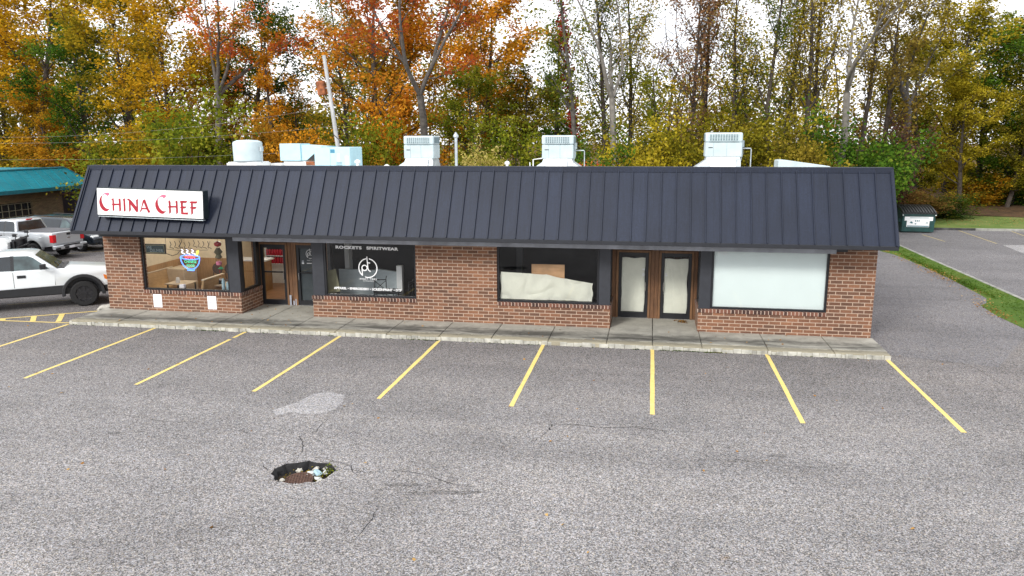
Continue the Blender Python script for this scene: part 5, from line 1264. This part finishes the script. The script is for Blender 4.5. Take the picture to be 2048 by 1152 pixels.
def leaf_mesh(name, centres, rng, n_each, sig, size, up=.6):
    C = np.repeat(np.array(centres), n_each, axis=0); N_ = len(C)
    C = C + rng.normal(0, 1, (N_, 3))*np.array(sig)
    nrm = rng.normal(0, 1, (N_, 3)); nrm[:, 2] = np.abs(nrm[:, 2])*.8 + up; nrm /= np.linalg.norm(nrm, axis=1)[:, None]
    a = rng.normal(0, 1, (N_, 3)); a -= (a*nrm).sum(1)[:, None]*nrm; a /= np.linalg.norm(a, axis=1)[:, None]; b = np.cross(nrm, a)
    s = (size*rng.uniform(.6, 1.35, N_))[:, None]
    V = np.empty((N_, 4, 3)); V[:, 0] = C - a*s*.5; V[:, 1] = C + b*s*.42 + nrm*s*.08; V[:, 2] = C + a*s*.55; V[:, 3] = C - b*s*.42 + nrm*s*.08
    me = bpy.data.meshes.new(name); me.vertices.add(N_*4); me.vertices.foreach_set('co', V.ravel())
    me.loops.add(N_*4); me.loops.foreach_set('vertex_index', np.arange(N_*4)); me.polygons.add(N_)
    me.polygons.foreach_set('loop_start', np.arange(N_)*4); me.update(calc_edges=True); return me

STYLE = { # reference height, radius, leaves per anchor, spread, leaf size, bark
 'maple':   (15, 4.4, 24, (.30, .30, .17), .165, 'bark'),
 'narrow':  (13, 2.0, 15, (.24, .24, .17), .15, 'bark'),
 'forked':  (16, 3.8, 15, (.28, .28, .18), .15, 'barkgrey'),
 'sparse':  (11, 2.9, 10, (.3, .3, .2), .15, 'bark'),
 'bare':    (16, 3.4, 2, (.28, .28, .2), .14, 'barkpale'),
 'slender': (16.5, 3.7, 7, (.3, .3, .22), .135, 'bark'),
 'ivy':     (17, 2.6, 7, (.28, .28, .2), .14, 'barkgrey'),
 'bush':    (6, 2.0, 9, (.24, .24, .18), .16, 'barkdark'),
}
PROTO = {}
def proto(style, v):
    if (style, v) in PROTO: return PROTO[(style, v)]
    H, R_, n, sg, ls, bark = STYLE[style]
    T = Tree(sum(map(ord, style))*7 + v*131).grow(H, R_, style)
    trunk = T.mb.build('trunk', M[bark], None, smooth=True, normals=False, angle=180)
    crown = bpy.data.objects.new('crown', leaf_mesh('crown', T.anchor, T.r, n, sg, ls)); COL.objects.link(crown); crown.data.materials.append(LEAF['green'])
    ivy = None
    if style == 'ivy':
        pts = []
        for k in range(260):
            z = T.r.uniform(.5, 13.5); pts.append((-.11*z*1.0 + T.r.normal(0, .16), T.r.normal(0, .16), z))
        ivy = bpy.data.objects.new('ivy', leaf_mesh('ivy', pts, T.r, 7, (.07, .07, .2), .16)); COL.objects.link(ivy); ivy.data.materials.append(LEAF['ivyred'])
    PROTO[(style, v)] = [trunk, crown, ivy, False]
    return PROTO[(style, v)]
def plant(name, style, v, x, y, z, H, pal, label, cat, group, rot, rad=None, bark=None):
    P = proto(style, v); t_ = thing(name, label, cat, (x, y, z), rot, group); h0 = STYLE[style][0]; k = H/h0
    kr = k if rad is None else rad/STYLE[style][1]
    t_.scale = (kr, kr, k)
    for i in range(3):
        if P[i] is None: continue
        o = P[i]
        if P[3]: o = P[i].copy(); COL.objects.link(o)
        o.parent = t_
        if i == 1 or (i == 0 and bark):
            o.material_slots[0].link = 'OBJECT'; o.material_slots[0].material = LEAF[pal] if i == 1 else M[bark]
    P[3] = True
    return t_
TREES = [
(-43.0, 45, 21.9, 'maple', 'golden', 'tall golden maple at the left edge, rising above the teal roof'),
(-51.11, 48, 20.9, 'maple', 'amber', 'amber maple cut by the left border of the picture'),
(-32.77, 40, 15.3, 'maple', 'green', 'dense green maple between the golden maples on the left'),
(-26.25, 37, 18.1, 'maple', 'oliveg', 'golden olive maple behind the green maple on the left'),
(-19.74, 33, 15.9, 'maple', 'golden', 'golden maple left of the red topped maple'),
(-13.06, 28, 17.9, 'forked', 'redtop', 'maple with a forked grey trunk and a red top'),
(-16.47, 38, 16.2, 'maple', 'darkgreen', 'dark green maple right of the forked red topped maple'),
(-10.21, 31, 13.9, 'narrow', 'orange', 'narrow bright orange tree left of the gap of open sky'),
(-17.95, 40, 10.3, 'maple', 'rust', 'rust coloured maple low behind the exhaust fan'),
(-38.89, 43, 10.8, 'maple', 'amber', 'small amber maple just above the left end of the dark roof'),
(-10.61, 36, 9.9, 'sparse', 'orange', 'thin orange sapling in front of the open sky, left of the leaning pole'),
(-7.55, 38, 17.2, 'slender', 'greenyel', 'slender tree with sparse green leaves just right of the leaning pole'),
(-1.41, 28, 17.1, 'maple', 'orangered', 'big orange red maple right of the leaning pole'),
(4.02, 23, 16.7, 'forked', 'sparsered', 'nearly bare grey forked tree behind the first square roof unit'),
(-1.75, 34, 14.3, 'maple', 'amber', 'amber maple between the big orange red maple and the bare forked tree'),
(5.27, 31, 15.4, 'maple', 'orange', 'tall orange maple right of the bare forked tree'),
(6.76, 25, 9.6, 'maple', 'yelgreen', 'layered yellow green maple below the tall orange maple'),
(8.78, 28, 9.7, 'maple', 'olive', 'round olive green tree left of the slender green tree'),
(10.14, 35, 14.4, 'narrow', 'green', 'slender pointed green tree standing before the open sky'),
(13.06, 25, 17.6, 'ivy', 'greenyel', 'leaning trunk wrapped in red ivy'),
(14.27, 27, 17.4, 'slender', 'greenyel', 'straight thin tree just right of the ivy wrapped trunk'),
(15.23, 25, 16.1, 'bare', 'sparseyel', 'pale bare tree with a wide fork, right of the ivy wrapped trunk'),
(15.75, 30, 16.3, 'slender', 'sparseyel', 'dark bare tree behind the pale wide forked one'),
(17.56, 28, 10.5, 'sparse', 'yelgreen', 'bushy yellow green young tree left of the right roof unit'),
(19.58, 28, 16.3, 'slender', 'pinkbrown', 'tall tree with pinkish brown top left of the right roof unit'),
(20.44, 31, 17.5, 'slender', 'pinkbrown', 'dark twin of the pinkish brown tree, standing close behind it'),
(22.33, 29, 15.8, 'slender', 'sparseyel', 'tall thin tree directly above the right roof unit'),
(23.37, 30, 11.5, 'sparse', 'yelgreen', 'yellow green tree with a full middle, right above the right roof unit'),
(24.33, 27, 16.7, 'slender', 'greenyel', 'tall dark tree with upswept branches right of the right roof unit'),
(26.01, 33, 16.2, 'slender', 'sparseyel', 'faint thin tree behind the upswept dark tree'),
(26.45, 28, 17.4, 'slender', 'sparseyel', 'tallest dark straight trunk above the white roof duct'),
(27.82, 32, 17.1, 'slender', 'brown', 'straight brown leaved trunk beside the tallest dark trunk'),
(28.04, 26, 16.6, 'bare', 'sparseyel', 'pale grey leaning trunk left of the green bush tree'),
(29.92, 30, 15.7, 'slender', 'brown', 'thin brown tree just behind the pale leaning trunk'),
(31.94, 32, 14.3, 'sparse', 'brown', 'brown topped tree above the right end of the dark roof'),
(34.49, 36, 15.5, 'forked', 'brownyel', 'dark forked tree with thin brown leaves above the dumpster'),
(36.71, 40, 12.3, 'maple', 'yelolive', 'yellow olive maple behind the dumpster'),
(40.33, 44, 15.8, 'maple', 'golden2', 'tall yellow maple right of the dumpster'),
(43.63, 47, 14.6, 'maple', 'yelgreen', 'yellow green maple between the two yellow ones on the right'),
(44.98, 44, 14.0, 'maple', 'green', 'green maple at the right border of the picture'),
(40.33, 41, 9.5, 'maple', 'yellow', 'bright yellow low maple over the grass bank'),
(43.97, 42, 8.8, 'maple', 'yelolive', 'olive yellow maple low at the right border'),
(46.35, 42, 14.7, 'maple', 'yelolive', 'olive maple mostly beyond the right border'),
]
SHRUBS = [
(-9.83, 20, 8.3, 2.6, 'yelgreen', 'yellow green bush tree behind the exhaust fan'),
(-13.32, 21, 6.8, 2.2, 'oliveg', 'olive bush left of the exhaust fan'),
(-15.91, 21, 6.3, 2.0, 'yelgreen', 'yellow bush above the white restaurant sign'),
(-34.62, 42, 6.1, 3.4, 'rust', 'rust orange bush above the left corner of the dark roof'),
(-42.22, 44, 5.7, 3.5, 'yelolive', 'yellow olive bush behind the teal roof'),
(-6.92, 24, 7.2, 2.2, 'rust', 'rusty brown bush between exhaust fan and box unit'),
(-3.14, 21, 6.4, 1.6, 'orange', 'orange bush behind the long box unit'),
(1.06, 21, 7.2, 2.0, 'yelgreen', 'bright yellow green bush right of the leaning pole'),
(0.17, 19, 5.4, 1.3, 'rust', 'small rusty bush right of the long box unit'),
(1.08, 25, 8.1, 2.0, 'orange', 'orange bush left of the first square roof unit'),
(8.36, 17, 5.2, 1.3, 'paleyel', 'pale yellow shrub right of the tall vent pipe'),
(8.74, 22, 6.8, 2.0, 'yelgreen', 'green yellow bush between vent pipe and middle roof unit'),
(13.75, 16, 4.6, 0.7, 'scarlet', 'small scarlet shrub right of the middle roof unit'),
(14.22, 20, 5.9, 1.5, 'green', 'green bush right of the scarlet shrub'),
(16.74, 22, 7.1, 1.9, 'yellow', 'yellow bush between the middle and right roof units'),
(18.42, 23, 6.7, 1.7, 'yelolive', 'olive yellow bush left of the right roof unit'),
(24.3, 24, 6.7, 2.0, 'yelolive', 'olive yellow bush right of the right roof unit'),
(25.81, 22, 5.9, 1.7, 'brownyel', 'brown yellow bush above the white roof duct'),
(21.24, 27, 8.0, 2.2, 'yelolive', 'olive yellow bush tree behind the right roof unit'),
(28.57, 25, 7.4, 2.4, 'green', 'leafy green bush tree near the right end of the dark roof'),
(31.85, 31.5, 5.9, 1.8, 'green', 'low green bush touching the right end of the dark roof'),
(32.7, 32.6, 7.3, 1.6, 'plum', 'dull plum coloured bush above the right end of the dark roof'),
(33.76, 33, 2.4, 1.7, 'hedgebrown', 'brown clipped hedge bush behind the dumpster'),
(34.99, 33.5, 2.2, 1.6, 'hedgebrown', 'brown hedge bush right behind the dumpster lid'),
(37.2, 35, 2.0, 1.8, 'darkgreen', 'dark green bush on the bank right of the dumpster'),
(43.21, 44, 2.8, 2.0, 'amber', 'amber bush on the bank at the far right'),
(45.76, 45, 3.5, 2.6, 'green', 'green bush at the far right edge of the bank'),

]
NV = {'maple': 7, 'narrow': 2, 'forked': 3, 'sparse': 3, 'bare': 2, 'slender': 6, 'ivy': 1}
cnt = {}
for i, (x, y, H, st, pal, lab) in enumerate(TREES):
    c = cnt.get(st, 0); cnt[st] = c + 1
    plant('tree', st, c % NV[st], x, y, 0, H*1.03, pal, lab, 'tree', 'autumn trees behind the shop building', (i*2.4) % 6.28 if st != 'ivy' else 0, rad=(4.4*H/15*1.22 if st == 'maple' else None), bark={'pinkbrown': 'bark', 'sparsered': 'barkgrey'}.get(pal))
for i, (x, y, H, rad, pal, lab) in enumerate(SHRUBS):
    plant('shrub', 'bush', i % 5, x, y, 0, H, pal, lab, 'shrub', 'shrubs and young trees behind the roof', i*1.7, rad)

# the deep wood behind: one far mass
rw = np.random.default_rng(77); mbw = MB(); anch = {0: [], 1: [], 2: []}
for i in range(260):
    x = rw.uniform(-80, 95); y = rw.uniform(47, 75) + (4 if x > 25 else 0); H = rw.uniform(12, 20) if x < 8 else rw.uniform(9, 21); r = rw.uniform(.07, .17); sl = (x-17.1)/(y+22.7)
    if -.515 < sl < -.425: H = min(H, 8.5)
    if -.17 < sl < -.095: H = min(H, 10.5)
    pts = [(x + rw.normal(0, .12)*k, y, H*k/6) for k in range(7)]; mbw.tube(pts, [r*(1-.12*k) for k in range(7)], 5, cap=False)
    for k in range(16):
        z = H*rw.uniform(.25, 1); a = rw.uniform(0, 6.28); L = rw.uniform(1, 3)
        mbw.tube([(x, y, z), (x+math.cos(a)*L*.5, y+math.sin(a)*L*.5, z+L*.3), (x+math.cos(a)*L, y+math.sin(a)*L, z+L*.7)], [.04, .025, .01], 3, cap=False)
    top = H if x < 8 else min(H*.92, 12.5)
    for k in range(70):
        z = top*rw.uniform(.05, 1)**(.9 if x < 8 else 1.3); q = 2.6*(1-.5*z/H); anch[i % 3].append((x+rw.normal(0, q), y+rw.normal(0, q), z))
wood_trunks = mbw.build('woods', M['barkdark'], None, smooth=True, normals=False, angle=180); tag(wood_trunks, kind='stuff')
for k, pal in ((0, 'yelolive'), (1, 'oliveg'), (2, 'olive')):
    me = leaf_mesh('woods_leaves', anch[k], rw, 9, (.5, .5, .35), .32); me.materials.append(LEAF[pal]); o = bpy.data.objects.new('woods_leaves', me); COL.objects.link(o); tag(o, kind='stuff')
# undergrowth between the trees
U_ = []
for i in range(1500):
    x = rw.uniform(-60, 75); y = rw.uniform(26, 46)
    if x > 29 and y < 40: continue
    U_.append((x, y, abs(rw.normal(0, 1.6))+.2))
me = leaf_mesh('undergrowth', U_, rw, 16, (.5, .5, .35), .22); me.materials.append(LEAF['olive']); o = bpy.data.objects.new('undergrowth', me); COL.objects.link(o); tag(o, kind='stuff')

# fallen leaves and grass
def scatter(name, pts, mat, size, n=1, up=3.0, sig=(.02, .02, .004)):
    me = leaf_mesh(name, pts, rw, n, sig, size, up); me.materials.append(mat); o = bpy.data.objects.new(name, me); COL.objects.link(o); return tag(o, kind='stuff')
L_ = []
for i in range(900): L_.append((rw.normal(29.35, .35), rw.uniform(-8, 21), .055))
for cx, cy, n in ((29.2, 12.5, 90), (29.3, 11.0, 70), (28.75, 5.2, 120), (28.6, 4.0, 80)):
    for i in range(n): L_.append((cx + rw.normal(0, .25), cy + rw.normal(0, .7), .06))
for i in range(5200): L_.append((rw.uniform(31, 60), rw.uniform(30.2, 34) if i % 4 == 0 else rw.uniform(33, 41), .20))
for i in range(60): L_.append((18.35 - abs(rw.normal(0, .16)), 1.3 - abs(rw.normal(0, .18)), .16))
for i in range(26): L_.append((rw.uniform(4.2, 6.4), rw.uniform(-1.2, 1.3), .15))
for i in range(40): L_.append((rw.uniform(-.8, 23), rw.uniform(-1.5, -.1), .15))
for i in range(130): L_.append((rw.uniform(-14, 26), rw.uniform(-14, 8 if rw.uniform() < .2 else -1.9), .01))
L_ = [p for p in L_ if not (-.9 < p[0] < 23.5 and p[1] > -.0 and p[2] < .02)]
scatter('fallen_leaves', L_, leafmat('leaves_fallen', [(.10,.05,.015), (.26,.13,.04), (.42,.24,.08), (.5,.34,.14)], trans=.1), .065)
G_ = [(rw.uniform(28.6 if rw.uniform() < .3 else 29.2, 30.2), rw.uniform(-6, 22), .05) for i in range(9000)]
G_ = [p for p in G_ if p[0] > 29.4 - .6*(p[1] < 6) ]
me = leaf_mesh('grass', G_, rw, 2, (.04, .04, .012), .07, 0.0); me.materials.append(leafmat('grass_blades', [(.035,.06,.012), (.06,.12,.016), (.10,.16,.025), (.19,.17,.05)], trans=.3)); o = bpy.data.objects.new('grass', me); COL.objects.link(o); tag(o, kind='stuff')
# weed in the pothole, moss along the sidewalk edge
t_ = thing('weed', 'yellow green weed growing at the right rim of the pothole', 'weed', (11.64, -10.66, -.1))
me = leaf_mesh('foliage', [(rw.normal(0, .07), rw.normal(0, .09), abs(rw.normal(.06, .06))) for i in range(34)], rw, 3, (.03, .03, .02), .03, .3); me.materials.append(LEAF['yelgreen']); o = bpy.data.objects.new('foliage', me); COL.objects.link(o); o.parent = t_
s = MB(); [s.tube([(0, 0, 0), (rw.normal(0, .06), rw.normal(0, .07), .13)], .004, 4) for i in range(9)]; s.build('stem', M['barkdark'], t_)
scatter('moss', [(x, -1.76 + rw.normal(0, .02), .01) for x in list(rw.uniform(3.5, 4.3, 60)) + list(rw.uniform(17.5, 19.2, 130)) + list(rw.uniform(10.6, 11.2, 60)) + list(rw.uniform(-.8, 23.4, 160))], LEAF['darkgreen'], .045, 2)
scatter('litter_leaves', [(11.25 + rw.normal(0, .22), -10.8 + rw.normal(0, .16), -.12 + abs(rw.normal(0, .02))) for i in range(120)], LEAF['brown'], .05)

gv = MB()
for i in range(420):
    a = rw.uniform(0, 6.28); q = 1 + abs(rw.normal(0, .22)); x, y = 11.25 + .56*q*math.cos(a), -10.83 + .46*q*math.sin(a); h = rw.uniform(.004, .014)
    gv.mesh([(x + h*math.cos(a+t), y + h*math.sin(a+t), -.002) for t in (0, 2.1, 4.2)] + [(x, y, h*1.3)], [(0, 1, 3), (1, 2, 3), (2, 0, 3)])
tag(gv.build('gravel', M['asphalt']), kind='stuff')
# ------------------------------------------------------------------ sky, sun, camera
w = bpy.data.worlds.new('World'); scene.world = w; w.use_nodes = True
N, L = w.node_tree.nodes, w.node_tree.links
bg = N['Background']
sky = N.new('ShaderNodeTexSky'); sky.sky_type = 'NISHITA'; sky.sun_disc = False
EL, AZ = 31, 206      # sun high in front, to the left of the camera
sky.sun_elevation = R(EL); sky.sun_rotation = R(AZ); sky.air_density = 1.0; sky.dust_density = 2.0
tc = N.new('ShaderNodeTexCoord'); mp = N.new('ShaderNodeMapping'); mp.inputs['Scale'].default_value = (1, 1, 2.2); L.new(tc.outputs['Generated'], mp.inputs['Vector'])
cn = noise(N, L, mp.outputs[0], 2.6, 6, .6, .3)
cr = ramp(N, [(.3, (10.2, 10.5, 11.2)), (.6, (12.4, 12.4, 12.6))]); L.new(cn.outputs['Fac'], cr.inputs['Fac'])
cf = ramp(N, [(.28, (.86,)*3), (.42, (.97,)*3)]); L.new(cn.outputs['Fac'], cf.inputs['Fac'])
L.new(mixc(N, L, sky.outputs['Color'], cr.outputs['Color'], cf.outputs['Color']), bg.inputs['Color'])
bg.inputs['Strength'].default_value = .105
sun = bpy.data.lights.new('sun', 'SUN'); sun.energy = 2.0; sun.angle = R(14); sun.color = (1, .965, .9)
so = bpy.data.objects.new('sun', sun); COL.objects.link(so)
sd = Vector((math.sin(R(AZ))*math.cos(R(EL)), math.cos(R(AZ))*math.cos(R(EL)), math.sin(R(EL))))
so.rotation_euler = sd.to_track_quat('Z', 'Y').to_euler(); so.location = sd*60

cam = bpy.data.cameras.new('camera'); co_ = bpy.data.objects.new('camera', cam); COL.objects.link(co_); scene.camera = co_
cam.sensor_width = 36; cam.lens = 36*1539.38/2048; cam.clip_end = 2000; cam.clip_start = .1
yaw, pit, rol = .1772, .1933, -.0036
fw = Vector((-math.sin(yaw)*math.cos(pit), math.cos(yaw)*math.cos(pit), -math.sin(pit))); rt = Vector((math.cos(yaw), math.sin(yaw), 0)); up = rt.cross(fw)
r2 = rt*math.cos(rol) + up*math.sin(rol); u2 = up*math.cos(rol) - rt*math.sin(rol)
mw = Matrix((r2, u2, -fw)).transposed().to_4x4(); mw.translation = Vector((17.128, -22.7146, 5.7935)); co_.matrix_world = mw
scene.view_settings.view_transform = 'Standard'; scene.view_settings.look = 'None'; scene.view_settings.exposure = 0.45; scene.view_settings.gamma = 1
scene.render.engine = 'CYCLES'; scene.cycles.max_bounces = 8; scene.cycles.transparent_max_bounces = 12
